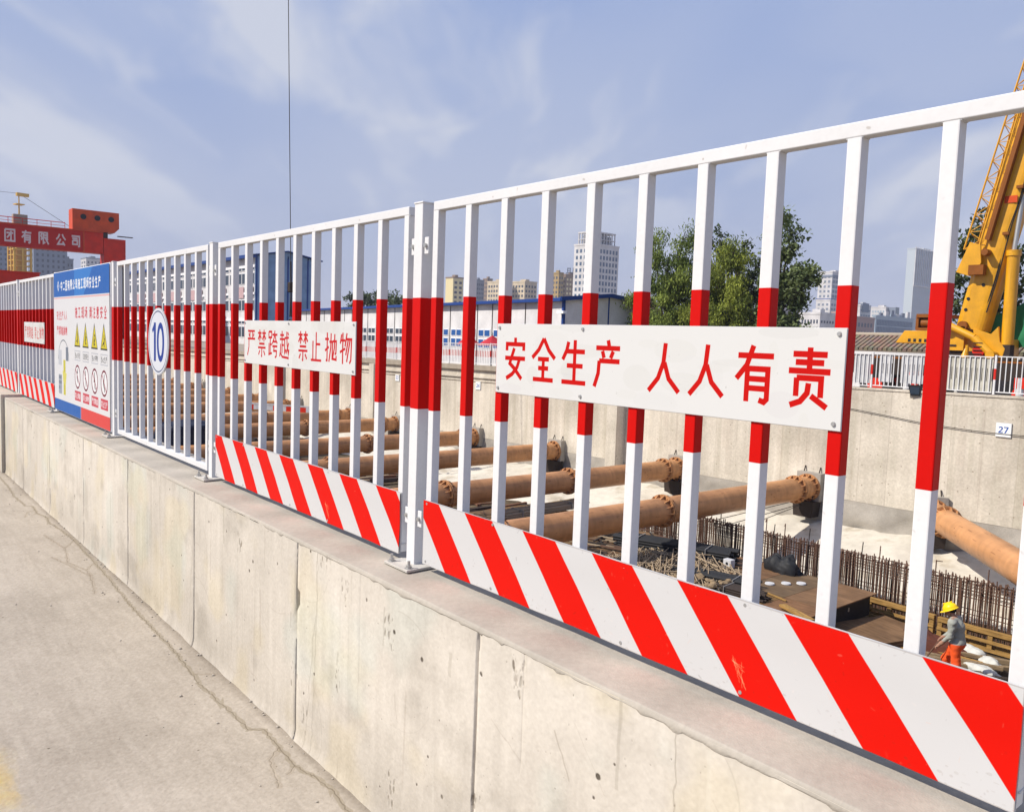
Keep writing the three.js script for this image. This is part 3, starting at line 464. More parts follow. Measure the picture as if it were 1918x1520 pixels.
{ // safety poster
  const W = 1024, H = 640, [c, k] = canvas(W, H), r = rng(71); k.fillStyle = '#f1f1f1'; k.fillRect(0, 0, W, H);
  k.fillStyle = '#1767bd'; k.fillRect(0, 0, W, 112); k.fillStyle = '#2f83d6'; k.beginPath(); k.moveTo(430, 0); k.lineTo(760, 0); k.lineTo(600, 112); k.lineTo(430, 112); k.fill(); k.fillStyle = '#f4b6b4'; k.fillRect(0, 116, W, 5);
  k.fillStyle = '#1767bd'; k.fillRect(0, 588, 530, 52); k.fillStyle = '#ee4a45'; k.fillRect(542, 588, 482, 52); k.fillStyle = '#8f98c4'; k.fillRect(530, 588, 12, 52);
  k.fillStyle = '#eef4ff'; k.beginPath(); k.moveTo(100, 36); k.lineTo(124, 62); k.lineTo(100, 88); k.lineTo(76, 62); k.fill(); k.fillStyle = '#1767bd'; k.fillRect(92, 50, 16, 24);
  write(k, '中二团有限公司施工现场安全生产', 150, 40, 42, 46, 8, 6.5, '#ffffff');
  write(k, '施工现场', 440, 160, 46, 50, 14, 6, '#d63a44'); write(k, '请注意安全', 698, 160, 46, 50, 14, 6, '#d63a44');
  write(k, '安全生产人人', 60, 176, 32, 42, 6, 5, '#dc4650'); write(k, '严禁跨越抛物', 60, 246, 32, 42, 6, 5, '#dc4650');
  for (let i = 0; i < 4; i++) {
    const X = 430 + i * 152; k.fillStyle = '#222'; k.beginPath(); k.moveTo(X + 50, 226); k.lineTo(X + 104, 332); k.lineTo(X - 4, 332); k.fill(); k.fillStyle = '#e4d31c'; k.beginPath(); k.moveTo(X + 50, 238); k.lineTo(X + 96, 326); k.lineTo(X + 4, 326); k.fill();
    k.strokeStyle = '#222'; k.lineWidth = 7; jag(k, [[X + 46, 270], [X + 58, 290], [X + 44, 306], [X + 58, 318]], 12, r, 9); k.strokeStyle = '#b8bcc4'; k.lineWidth = 3; k.strokeRect(X - 2, 350, 108, 40); write(k, ['当心安全', '注意安全', '当心中物', '当心生产'][i], X + 4, 356, 20, 26, 5, 3, '#555');
    k.strokeStyle = '#7c2236'; k.lineWidth = 8; k.fillStyle = '#fff'; k.beginPath(); k.arc(X + 50, 462, 48, 0, 7); k.fill(); k.stroke(); k.strokeStyle = '#222'; k.lineWidth = 8; jag(k, [[X + 50, 432], [X + 44, 460], [X + 58, 490]], 14, r, 10); k.strokeStyle = '#b0283c'; k.lineWidth = 6; k.beginPath(); k.moveTo(X + 18, 430); k.lineTo(X + 82, 494); k.stroke();
    k.fillStyle = '#d94a58'; k.fillRect(X - 4, 524, 112, 42); write(k, ['禁止跨越', '禁止抛物', '严禁跨越', '禁止生产'][i], X + 2, 531, 21, 27, 4, 3, '#fff');
  }
  k.strokeStyle = '#3a4656'; k.lineWidth = 4; k.beginPath(); k.ellipse(200, 400, 110, 90, 0, Math.PI, 0); k.stroke(); k.fillStyle = '#c3c9d2'; for (let i = 0; i < 3; i++) k.fillRect(92 + i * 24, 356, 18, 70); k.fillStyle = '#7d8896'; k.fillRect(250, 340, 50, 62); k.fillStyle = '#d8cf3a'; k.fillRect(196, 400, 44, 160); k.fillStyle = '#e8e06a'; k.beginPath(); k.moveTo(178, 450); k.lineTo(262, 460); k.lineTo(240, 520); k.lineTo(190, 500); k.fill(); k.fillStyle = '#aab2be'; k.fillRect(92, 470, 70, 90); k.fillStyle = '#5b6674'; for (let i = 0; i < 10; i++) k.fillRect(96 + (i % 4) * 16, 476 + Math.floor(i / 4) * 24, 9, 14);
  const x0 = X0 - 3 * P - 0.055, x1 = X0 - 2 * P - 0.055, t = thing('safety_poster', 'large blue and white safety poster with yellow triangles covering a fence panel', 'poster', [x0, 0.832, 0.006]), w = x1 - x0 - 0.045, h = 1.208;
  part('board', rbx(0, w, 0, h, 0, 0.012, 0.002), M.frame, t); const f = new THREE.PlaneGeometry(w - 0.012, h - 0.012, 24, 4); f.translate(w / 2, h / 2, 0.0165); part('print', f, std([0.66, 0.66, 0.66], 0.45, { map: tex(c, true, false), bumpMap: rep(greyMap, 2), bumpScale: 0.006 }), t);
}

// ================================================================ IN THE PIT
// steel struts: sections of brown pipe bolted together at ribbed flanges
function flangeGeo() {
  const a = [];
  for (const z of [-0.03, 0.03]) { const g = new THREE.CylinderGeometry(0.50, 0.50, 0.03, 36); g.rotateX(Math.PI / 2); g.translate(0, 0, z); a.push(metric(g)); }
  for (let k = 0; k < 14; k++) for (const s of [-1, 1]) { const g = extrude([[0.385, 0], [0.495, 0], [0.495, 0.05], [0.395, 0.20]], 0.03); g.translate(0, 0, 0.015); g.rotateX(Math.PI / 2 * s); g.translate(0, 0, s * 0.043); g.rotateZ((k / 14) * Math.PI * 2); a.push(g); const b = new THREE.CylinderGeometry(0.022, 0.022, 0.13, 6); b.rotateX(Math.PI / 2); b.translate(0.445, 0, 0); b.rotateZ(((k + 0.5) / 14) * Math.PI * 2); if (s > 0) a.push(metric(b)); }
  return join(a);
}
const FLANGE = flangeGeo();
function strut(label, group, from, to, cuts) {
  const a = V(...from), b = V(...to), L = a.distanceTo(b), t = thing('steel_strut', label, 'strut', from, 0, group);
  t.quaternion.setFromUnitVectors(V(0, 0, 1), b.clone().sub(a).normalize());
  const marks = [0.12, ...cuts.filter((c) => c < L - 1), L - 0.1];
  for (let i = 0; i < marks.length - 1; i++) { const g = new THREE.CylinderGeometry(0.4, 0.4, marks[i + 1] - marks[i] - 0.09, 40, 1, true); g.rotateX(Math.PI / 2); g.translate(0, 0, (marks[i] + marks[i + 1]) / 2); part('pipe_section', g, M.pipe, t); }
  for (const m of marks.slice(0, -1)) { const f = part('flange', FLANGE, M.pipe, t); f.position.z = m; }
  part('end_plate', bx(-0.47, 0.47, -0.47, 0.55, -0.22, 0.07), M.rough, t);
  part('bracket', [extrude([[-0.42, -0.471], [0.42, -0.471], [0.36, -1.05], [-0.36, -1.05]], 0.5).translate(0, 0, 0.35), rod([0.3, -0.5, 0.3], [0.3, 0.75, -0.2], 0.02), rod([-0.3, -0.5, 0.3], [-0.3, 0.75, -0.2], 0.02)], M.steelDark, t);
  return t;
}
const NTH = ['nearest', 'second', 'third', 'fourth', 'fifth', 'sixth', 'seventh', 'eighth', 'ninth', 'tenth', 'eleventh', 'twelfth'];
[[-15.62, -3.42, [0.95, 8.25, 14.6]], [-21.67, -3.62, [0.95, 6.4, 12.0, 18.4]], [-29.3, -3.84, [0.95, 5.6, 12.3, 18.2]], [-35.9, -3.93, [0.95, 6.8, 13.1]], [-44.2, -4.04, [0.95, 6.2, 12.5]], [-50.3, -4.06, [0.95, 6.2, 12.5]], [-58.6, -4.08, [0.95, 6.2, 12.5]], [-65.5, -4.1, [0.95, 6.2]], [-72.5, -4.12, [0.95, 6.2]], [-80, -4.14, [0.95, 6.2]], [-88, -4.16, [0.95, 6.2]], [-97, -4.2, [0.95, 6.2]]]
  .forEach(([x, y, cuts], i) => strut('brown steel strut across the pit, ' + (i ? NTH[i] + ' from the right of the row of parallel ones' : 'rightmost of the parallel row, nearest the rebar'), 'steel struts across the pit', [x, y, -25.78], [x, y + 0.05, -0.62], cuts));
strut('slanting brown steel strut at the right, below number plate 27', 'steel struts across the pit', [-11.2, -3.55, -25.62], [7.9, -3.3, -2.5], [1.35, 9.5, 17]);
{ // rebar starter bars along the foot of the slope
  const r = rng(101), t = thing('rebar_cage', 'long row of rusty upright rebar in front of the cream slope', 'rebar', [0, 0, 0]);
  const v = [], h = [];
  for (let x = -19.5; x < -4.2; x += 0.088) for (const z of [-20.2, -20.4, -20.66]) {
    const X = x + (r() - 0.5) * 0.05, top = -4.05 + (r() - 0.5) * 0.10 + (r() < 0.03 ? 0.35 : 0), l = (r() - 0.5) * 0.06;
    v.push(rod([X, -5.6, z], [X + l, top, z + (r() - 0.5) * 0.06], 0.016, 5)); if (r() < 0.85) v.push(rod([X + l, top - 0.02, z], [X + l + 0.09, top - 0.07 + r() * 0.05, z + (z > -20.4 ? -0.18 : 0.18)], 0.014, 4));
  }
  for (const z of [-20.225, -20.645]) for (let y = -5.3; y < -4.1; y += y > -4.6 ? 0.085 : 0.42) for (let x = -19.5; x < -4.2; x += 2.6) h.push(rod([x, y + (r() - 0.5) * 0.03, z], [x + 2.8, y + (r() - 0.5) * 0.03, z], 0.011, 4));
  part('upright_bars', v, M.rebar, t, null, 'stuff'); part('cross_bars', h, M.rebar, t, null, 'stuff');
  const tall = []; for (const [x, y] of [[-9.2, -3.1], [-8.93, -3.5], [-12.35, -3.6], [-10.75, -3.65], [-13.5, -3.7]]) tall.push(rod([x, -5.5, -20.1], [x + 0.05, y, -20.2], 0.014, 5)); tall.forEach((g) => part('tall_bar', g, M.steelDark, t));
}
{ // wire stays from the nearest strut to the cage
  const t = thing('stay_wires', 'thin wires hanging from the end of the nearest strut to the rebar', 'wire', [-15.4, 0, -23]);
  for (const [a, b] of [[-0.35, -1.9], [0.05, -1.2], [0.12, -0.6]]) part('wire', rod([a + 0.3, -3.8, -1.2], [b + 0.9, -4.3, 2.6], 0.012, 4), M.steelDark, t);
}
{ // working deck on steel trestles
  const r = rng(111), t = thing('working_deck', 'brown plywood working deck in the pit beside the rebar', 'deck', [0, -4.7, 0]);
  let n = 0;
  for (let x = -23.2; x < -10; x += 1.22) for (let z = -19.3; z < -11.5; z += 2.44) { const m = std([0.25 + r() * 0.10, 0.165 + r() * 0.06, 0.095 + r() * 0.04], 0.62 + r() * 0.2, { map: n++ % 2 ? M.ply.map : M.ply2.map }); part('plywood_sheet', bx(x + 0.006, x + 1.214, -0.02 - r() * 0.006, r() * 0.008, z + 0.006, z + 2.434), m, t); }
  for (let x = -23.2; x <= -10; x += 2.44) part('joist', bx(x + 0.01, x + 0.1, -0.2, -0.03, -19.25, -11.5), M.black, t);
  for (let x = -23.1; x <= -10; x += 4.3) for (const z of [-18.8, -15.2, -12]) part('trestle_leg', bx(x, x + 0.12, -0.8, -0.21, z, z + 0.12), M.black, t);
  part('under_deck_shade', bx(-9.985, -9.965, -0.62, -0.025, -19.3, -15), M.black, t); for (const z of [-18.2, -17.4]) part('bolt_plate', bx(-9.962, -9.95, -0.32, -0.22, z, z + 0.06), M.zinc, t);  // black sheet stands in for the shade under the deck edge
}
{ // things lying on the deck
  const r = rng(121);
  const heap = thing('rebar_mesh_heap', 'tan heap of tangled rebar and rubble on the deck', 'rebar', [-14.3, -4.69, -15.9]);
  const rods = [], st = [];
  for (let i = 0; i < 520; i++) { const a = r() < 0.75 ? 0.9 + (r() - 0.5) * 0.6 : r() * 3.1, x = (r() - 0.5) * 3.2, z = (r() - 0.5) * 3.4, L = 0.3 + r() * 0.9, y = 0.03 + r() * 0.30 * (1 - Math.abs(x) / 2.2); rods.push(rod([x - Math.cos(a) * L, y, z - Math.sin(a) * L], [x + Math.cos(a) * L, y + (r() - 0.5) * 0.08, z + Math.sin(a) * L], 0.012 + r() * 0.006, 4)); }
  for (let i = 0; i < 260; i++) { const g = new THREE.IcosahedronGeometry(0.04 + r() * 0.10, 0); g.scale(1, 0.6, 1.2); g.rotateY(r() * 6); g.translate((r() - 0.3) * 3.0, 0.05 + r() * 0.14, (r() - 0.3) * 3.0); st.push(flat(g)); }
  part('bars', rods, M.rebarTan, heap, null, 'stuff'); part('rubble', st, M.lumber, heap, null, 'stuff');
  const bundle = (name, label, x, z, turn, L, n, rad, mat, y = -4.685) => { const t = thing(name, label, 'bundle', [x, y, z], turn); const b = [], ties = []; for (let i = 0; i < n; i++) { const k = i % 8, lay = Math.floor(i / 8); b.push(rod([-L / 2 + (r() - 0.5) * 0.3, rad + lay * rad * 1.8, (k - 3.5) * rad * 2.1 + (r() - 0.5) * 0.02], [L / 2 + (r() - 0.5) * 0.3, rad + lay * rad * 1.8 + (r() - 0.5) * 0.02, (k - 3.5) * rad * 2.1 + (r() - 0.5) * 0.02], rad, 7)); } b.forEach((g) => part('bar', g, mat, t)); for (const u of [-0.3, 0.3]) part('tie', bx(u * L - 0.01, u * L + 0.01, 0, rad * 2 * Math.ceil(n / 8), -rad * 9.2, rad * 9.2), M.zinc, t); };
  bundle('pipe_bundle', 'bundle of black steel bars lying on the deck, rear one', -13.0, -16.5, 0.25, 2.4, 24, 0.035, M.black);
  bundle('pipe_bundle', 'longest black bar bundle, added under the nearest strut in place of its shadow', -15.4, -17.9, 0.35, 3.6, 32, 0.045, M.black);  // added black bars take the place of the strut's shadow here
  bundle('pipe_bundle', 'short bundle of dark bars on the deck, nearer the front', -11.75, -16.1, 0.12, 1.2, 24, 0.03, M.steelDark);
  bundle('pole_bundle', 'long bundle of tan poles lying under the second strut', -21.5, -18.0, Math.PI / 2 + 0.06, 4.2, 30, 0.035, M.rebarTan, -4.6);
  const grp = 'white lids on the deck'; let k = 0;
  for (const [x, z] of [[-11.86, -17.55], [-11.62, -17.95], [-11.38, -18.3]]) { const t = part('lid', new THREE.CylinderGeometry(0.12, 0.13, 0.03, 20), M.white); t.position.set(x, -4.67, z); tag(t, ['white round lid on the deck, leftmost of three', 'white round lid on the deck, middle of three', 'white round lid on the deck, rightmost of three'][k++], 'lid', grp); }
  { const t = thing('marker_block', 'small white block with a dark hole on the deck', 'block', [-13.45, -4.68, -17.95]); part('block', rbx(-0.13, 0.13, 0, 0.24, -0.1, 0.1, 0.01), M.white, t); const h = new THREE.CylinderGeometry(0.04, 0.04, 0.02, 12); h.rotateX(Math.PI / 2); h.translate(0, 0.13, 0.1); part('hole', h, M.black, t); }
  { const g = new THREE.SphereGeometry(1, 26, 14, 0, Math.PI * 2, 0, Math.PI / 2), p = g.attributes.position; for (let i = 0; i < p.count; i++) { const k = 1 + (fbm(p.getX(i) * 2.4 + 30, p.getZ(i) * 2.4 + p.getY(i) * 2 + 30, 99, 99, 19, 4) - 0.5) * 1.1; p.setXYZ(i, p.getX(i) * 0.55 * k, p.getY(i) * 0.5 * k, p.getZ(i) * 0.3 * k); } g.computeVertexNormals(); const m = part('shade_lump', metric(g), M.black); m.position.set(-12.4, -4.7, -18.95); tag(m, 'crumpled black sheeting added to stand for shade on the deck against the rebar', 'lump'); }  // black lump added where the deck only lies in shade
  { const q = []; for (let i = 0; i < 210; i++) { const x = -13.2 - r() * 9.5, z = -13.2 - r() * 5.8, an = r() < 0.6 ? 0.2 + r() * 0.4 : r() * 3.1, L = 0.3 + r() * 1.1, w = 0.02 + r() * 0.05; q.push(paint(beam([x - Math.cos(an) * L, -4.665 + r() * 0.06, z + Math.sin(an) * L], [x + Math.cos(an) * L, -4.665 + r() * 0.06, z - Math.sin(an) * L], w, w * 0.6), r() < 0.5 ? [0.035, 0.028, 0.024] : r() < 0.6 ? [0.13, 0.075, 0.05] : [0.36, 0.28, 0.18])); } tag(part('deck_litter', q, std([1, 1, 1], 0.85, { vertexColors: true })), 'litter of dark bars and sticks spread over the deck', 'litter', null, 'stuff'); }
  { const q = []; for (let i = 0; i < 330; i++) { const x = -62 + r() * 44, z = -6 - r() * 14, an = r() < 0.7 ? r() * 0.4 : r() * 3.1, L = 0.4 + r() * 2, w = 0.05 + r() * 0.12; q.push(paint(beam([x - Math.sin(an) * L, -5.42 + r() * 0.2, z + Math.cos(an) * L], [x + Math.sin(an) * L, -5.42 + r() * 0.2, z - Math.cos(an) * L], w, w * 0.7), r() < 0.45 ? [0.05, 0.035, 0.03] : r() < 0.6 ? [0.17, 0.08, 0.045] : [0.34, 0.26, 0.17])); } tag(part('floor_litter', q, std([1, 1, 1], 0.85, { vertexColors: true })), 'litter of timber and steel on the pit floor under the struts', 'litter', null, 'stuff'); }
  tag(part('timber_stick', beam([-11.5, -4.66, -16.75], [-10.75, -4.66, -16.55], 0.04, 0.03), M.timber), 'thin pale stick lying on the deck', 'timber');
  tag(part('timber_plank', beam([-10.55, -4.62, -16.05], [-9.5, -4.62, -15.6], 0.18, 0.06), M.timber), 'yellow plank across the front corner of the deck', 'timber');
  for (let i = 0; i < 3; i++) tag(part('rusty_bar', beam([-13.2 + i * 0.35, -4.62, -15.0 - i * 0.3], [-11.6 + i * 0.3, -4.62, -14.2 - i * 0.4], 0.07, 0.07), M.rebar), ['rusty steel bar on the deck, front one', 'rusty steel bar on the deck, middle one', 'rusty steel bar on the deck, rear one'][i], 'steel bar');
}
{ // lower plywood, timber and frames where the worker stands
  const r = rng(131);
  { const t = thing('plywood_stack', 'brown plywood sheets beside the pallets, left of the worker', 'plywood', [-9.15, -5.5, -17.9], -0.28); for (let i = 0; i < 5; i++) part('plywood_sheet', bx(-0.75 + r() * 0.04, 0.75 + r() * 0.04, i * 0.062, i * 0.062 + 0.055, -1.2 + r() * 0.05, 1.2 + r() * 0.05), i % 2 ? M.ply2 : M.ply, t); }
  const pallet = (x, z, turn, lean, label, w) => {
    const t = thing('pallet', label, 'pallet', [x, -5.52, z], turn, 'yellow timber frames in front of the rebar');
    for (const y of [0.02, 0.22, 0.43]) part('rail', rbx(-w / 2, w / 2, y, y + 0.085, 0.03, 0.055, 0.004), M.timber, t);
    for (let k = 0; k <= 3; k++) part('block', rbx(-w / 2 + (k / 3) * (w - 0.12), -w / 2 + (k / 3) * (w - 0.12) + 0.11, 0.02, 0.515, -0.06, 0.028, 0.004), M.timber, t);
    for (const y of [0.08, 0.36]) part('rail', rbx(-w / 2, w / 2, y, y + 0.09, -0.088, -0.063, 0.004), M.timber, t);
    part('top_board', rbx(-w / 2, w / 2, 0.518, 0.54, -0.09, 0.06, 0.004), M.timber, t); t.rotation.x = lean;
  };
  pallet(-9.35, -19.7, -0.02, -0.05, 'yellow timber frame left of the worker in front of the rebar', 1.75); pallet(-7.45, -19.65, 0.02, -0.06, 'yellow timber frame right of the worker in front of the rebar', 1.85); pallet(-5.5, -19.6, 0, -0.05, 'yellow timber frame farthest right, behind the last fence bar', 1.8);
  const spots = [[-7.7, -17.1, 0.5], [-7.5, -17.5, 0.42], [-7.25, -17.9, 0.3], [-6.9, -17.3, 0.6], [-6.6, -16.9, 0.35], [-7.35, -16.8, 0.7], [-7.9, -17.8, 0.2], [-6.3, -17.6, 0.5], [-8.1, -17.3, 0.4], [-7.6, -18.2, 0.1], [-6.7, -18.1, 0.75], [-7.1, -18.5, 0.35]];
  spots.forEach(([x, z, a], i) => { const L = 0.7 + r() * 0.5, y = -5.38 + (i % 3) * 0.03; tag(part('timber_offcut', beam([x - Math.cos(a) * L, y, z + Math.sin(a) * L], [x + Math.cos(a) * L, y + 0.03, z - Math.sin(a) * L], 0.11, 0.07), i % 3 ? M.lumber : M.timber), NTH[i].replace('nearest', 'first') + ' of the weathered timber offcuts lying round the feet of the worker', 'timber', 'timber offcuts round the worker'); });
  { const t = thing('plank_platform', 'low plank platform under the worker', 'platform', [-7.0, -5.5, -16.75]); for (let i = 0; i < 7; i++) part('plank', bx(-0.9 + r() * 0.1, 0.9 + r() * 0.1, 0.05, 0.09 + r() * 0.01, -0.6 + i * 0.18, -0.6 + i * 0.18 + 0.165), M.lumber, t); part('bearer', bx(-0.8, -0.7, -0.02, 0.048, -0.6, 0.65), M.lumber, t); part('bearer', bx(0.7, 0.8, -0.02, 0.048, -0.6, 0.65), M.lumber, t); }
  const sack = (x, z, sx, sy, sz, a, seed, label) => { const g = new THREE.SphereGeometry(1, 28, 18), p = g.attributes.position; for (let i = 0; i < p.count; i++) { const v = V(p.getX(i), p.getY(i), p.getZ(i)); const k = 1 + (fbm(v.x * 1.6 + seed, v.z * 1.6 + v.y * 2 + 20, 999, 999, seed, 4) - 0.5) * 0.75; v.multiplyScalar(k); v.y = Math.max(v.y, -0.5); p.setXYZ(i, v.x * sx, v.y * sy, v.z * sz); } g.computeVertexNormals(); const m = part('sack', metric(g), M.sack); m.position.set(x, -5.42 + sy * 0.45, z); m.rotation.y = a; tag(m, label, 'sack'); };
  sack(-7.25, -18.75, 0.42, 0.17, 0.2, -0.35, 3, 'pale greenish sack lying behind the worker, left of two white ones'); sack(-6.7, -18.45, 0.3, 0.13, 0.16, -0.5, 5, 'white sack at the end of the pale greenish one'); sack(-6.62, -17.75, 0.45, 0.15, 0.17, -0.3, 8, 'long white sack nearest the fence, right of the worker');
  { const t = thing('rod_pile', 'small pile of dark blue grey rods near the last fence bar', 'rods', [-6.35, -5.42, -17.25], -0.35); for (let i = 0; i < 14; i++) part('rod', rod([-0.5 + r() * 0.1, 0.03 + (i % 2) * 0.04, -0.2 + i * 0.03], [0.5 + r() * 0.1, 0.03 + (i % 2) * 0.04, -0.2 + i * 0.03], 0.02, 5), M.zinc, t); }
  { const g = new THREE.SphereGeometry(1, 30, 16, 0, Math.PI * 2, 0, Math.PI / 2), p = g.attributes.position; for (let i = 0; i < p.count; i++) { const k = 1 + (fbm(p.getX(i) * 2 + 30, p.getZ(i) * 2 + 30, 99, 99, 7, 4) - 0.5) * 0.8; p.setXYZ(i, p.getX(i) * 0.95 * k, p.getY(i) * 0.42 * k, p.getZ(i) * 0.6 * k); } g.computeVertexNormals(); const m = part('rust_heap', metric(g), std([0.11, 0.035, 0.02], 0.9, { map: greyMap })); m.position.set(-8.05, -5.5, -18.6); tag(m, 'dark rust red heap left of the worker', 'heap'); }
}
{ // striped footway rail and dark sheet between the far struts
  const t = thing('striped_barrier', 'red and white striped rail standing on the far struts', 'barrier', [-45.6, -3.62, -18.6], 0.0); t.rotation.y = -Math.PI / 2 - 0.98 + Math.PI;
  for (let i = 0; i < 10; i++) part('stripe', bx(-2.2 + i * 0.44, -1.76 + i * 0.44, 0.5, 0.78, -0.02, 0.02), i % 2 ? M.white : M.redBeam, t); part('rail', bx(-2.2, 2.2, 0.8, 0.88, -0.03, 0.03), M.white, t); for (const x of [-2, 0, 2]) part('post', bx(x, x + 0.06, 0, 0.5, -0.03, 0.03), M.white, t);
  const g = mergeVertices(new THREE.BoxGeometry(2.6, 3.0, 2.5, 18, 20, 18).deleteAttribute('uv').deleteAttribute('normal')), p = g.attributes.position;
  for (let i = 0; i < p.count; i++) { const v = V(p.getX(i), p.getY(i), p.getZ(i)), k = 1 - 0.16 * smooth(0.6, 1.5, Math.hypot(v.x, v.z) - 0.2) * smooth(0, 1.5, v.y); const n = (fbm(v.x * 1.2 + 40, v.z * 1.2 + v.y * 0.35 + 40, 99, 99, 3, 4) - 0.5) * 0.75; p.setXYZ(i, v.x * k + n * 0.6, v.y - (v.y > 0.5 ? Math.abs(n) * 0.7 + 0.12 * Math.hypot(v.x, v.z) : 0), v.z * k + n * 0.6); } g.computeVertexNormals();
  const m = part('tarpaulin', g, std([0.008, 0.012, 0.03], 0.6)); m.position.set(-37.7, -4.05, -10.7); tag(m, 'dark navy tarpaulin covering a heap between the struts at the left', 'tarpaulin');
}
{ // ---- worker
  const t = thing('person', 'worker in yellow helmet, grey shirt and orange trousers bending his head', 'person', [-6.77, -5.405, -16.60], 0.12);
  // local: forward is -x, up y; joints [x, y, z, radius]
  const J = { hip: [0.02, 0.93, 0, 0.150], waist: [0.0, 1.08, 0, 0.140], chest: [-0.03, 1.28, 0, 0.158], neck: [-0.10, 1.475, 0, 0.062], shL: [-0.06, 1.39, 0.185, 0.078], shR: [-0.06, 1.39, -0.185, 0.078], elL: [-0.06, 1.11, 0.245, 0.056], elR: [-0.10, 1.12, -0.24, 0.056], wrL: [-0.24, 0.89, 0.215, 0.040], wrR: [-0.30, 0.92, -0.16, 0.040], hpL: [0.01, 0.90, 0.095, 0.105], hpR: [0.01, 0.90, -0.095, 0.105], knL: [0.06, 0.48, 0.13, 0.088], knR: [-0.20, 0.50, -0.13, 0.088], anL: [0.24, 0.085, 0.14, 0.062], anR: [-0.24, 0.085, -0.14, 0.062], toL: [0.10, 0.045, 0.15, 0.045], toR: [-0.40, 0.045, -0.15, 0.045] };
  const cap = (p, a, b) => { const dx = b[0] - a[0], dy = b[1] - a[1], dz = b[2] - a[2], h = clamp(((p[0] - a[0]) * dx + (p[1] - a[1]) * dy + (p[2] - a[2]) * dz) / (dx * dx + dy * dy + dz * dz), 0, 1); return Math.hypot(p[0] - a[0] - dx * h, p[1] - a[1] - dy * h, p[2] - a[2] - dz * h) - (a[3] + (b[3] - a[3]) * h); };
  const surf = (bones, size, center, res, k) => {
    const mc = new MarchingCubes(res, M.white, false, false, 400000); mc.isolation = 0; const N = res, f = mc.field;
    for (let z = 0; z < N; z++) for (let y = 0; y < N; y++) for (let x = 0; x < N; x++) {
      const p = [((x - N / 2) / (N / 2)) * size + center[0], ((y - N / 2) / (N / 2)) * size + center[1], ((z - N / 2) / (N / 2)) * size + center[2]]; let d = 9;
      for (const [a, b] of bones) { const e = cap(p, a, b), h = clamp(0.5 + (0.5 * (d - e)) / k, 0, 1); d = d + (e - d) * h - k * h * (1 - h); }
      f[x + y * N + z * N * N] = -d;
    }
    mc.update(); const n = mc.count, g = new THREE.BufferGeometry(); g.setAttribute('position', new THREE.BufferAttribute(mc.positionArray.slice(0, n * 3), 3)); g.setAttribute('normal', new THREE.BufferAttribute(mc.normalArray.slice(0, n * 3), 3)); g.scale(size, size, size); g.translate(...center); return g;
  };
  const b = (...n) => n.map(([x, y]) => [J[x], J[y]]);
  const body = surf(b(['hip', 'waist'], ['waist', 'chest'], ['chest', 'neck'], ['shL', 'shR'], ['shL', 'elL'], ['elL', 'wrL'], ['shR', 'elR'], ['elR', 'wrR'], ['hip', 'hpL'], ['hip', 'hpR'], ['hpL', 'knL'], ['knL', 'anL'], ['hpR', 'knR'], ['knR', 'anR'], ['anL', 'toL'], ['anR', 'toR']), 0.86, [0, 0.80, 0], 96, 0.045);
  // head: skull, jaw, nose, ears, looking down
  const hd = [-0.165, 1.565, 0];
  const headG = surf([[[hd[0] + 0.03, hd[1] + 0.05, 0, 0.092], [hd[0] - 0.02, hd[1] + 0.02, 0, 0.086]], [[hd[0] - 0.055, hd[1] - 0.04, 0, 0.056], [hd[0] - 0.065, hd[1] - 0.075, 0, 0.036]], [[hd[0] - 0.105, hd[1] + 0.0, 0, 0.012], [hd[0] - 0.128, hd[1] - 0.032, 0, 0.017]], [[hd[0] + 0.0, hd[1] - 0.01, 0.088, 0.018], [hd[0] + 0.0, hd[1] - 0.035, 0.088, 0.014]], [[hd[0] + 0.0, hd[1] - 0.01, -0.088, 0.018], [hd[0] + 0.0, hd[1] - 0.035, -0.088, 0.014]], [J.neck, [hd[0] + 0.02, hd[1] - 0.02, 0, 0.055]]], 0.2, [hd[0], hd[1] - 0.02, 0], 56, 0.02);
  const hand = (w, s) => { const bones = [[[w[0], w[1], w[2], 0.034], [w[0] - 0.05, w[1] - 0.06, w[2], 0.036]]]; for (let i = 0; i < 4; i++) { const z = w[2] + (i - 1.5) * 0.021, L = [0.9, 1.05, 1, 0.8][i]; bones.push([[w[0] - 0.055, w[1] - 0.07, z, 0.011], [w[0] - 0.088, w[1] - 0.105 * L, z, 0.010]], [[w[0] - 0.088, w[1] - 0.105 * L, z, 0.010], [w[0] - 0.075, w[1] - 0.135 * L, z, 0.009]]); } bones.push([[w[0] - 0.02, w[1] - 0.045, w[2] + s * 0.03, 0.013], [w[0] - 0.07, w[1] - 0.085, w[2] + s * 0.055, 0.010]]); return surf(bones, 0.13, [w[0] - 0.04, w[1] - 0.06, w[2]], 48, 0.008); };
  const geo = join([body, headG, hand(J.wrL, -1), hand(J.wrR, 1)]), p = geo.attributes.position, col = new Float32Array(p.count * 3);
  for (let i = 0; i < p.count; i++) {
    const x = p.getX(i), y = p.getY(i), z = p.getZ(i); let c = [0.30, 0.31, 0.27]; if (y < 1.46 && y > 0.12) { const n = (fbm(x * 9 + 50, y * 16 + z * 7 + 50, 999, 999, 23, 3) - 0.5) * 0.035, q = geo.attributes.normal; p.setXYZ(i, x + q.getX(i) * n, y, z + q.getZ(i) * n); c = c.map((v) => v * (0.85 + 0.3 * fbm(x * 12 + 9, y * 12 + z * 9 + 9, 999, 999, 29, 3))); }
    const wrist = y < 0.97 && y > 0.6 && (x < -0.16) && Math.abs(z) > 0.10;
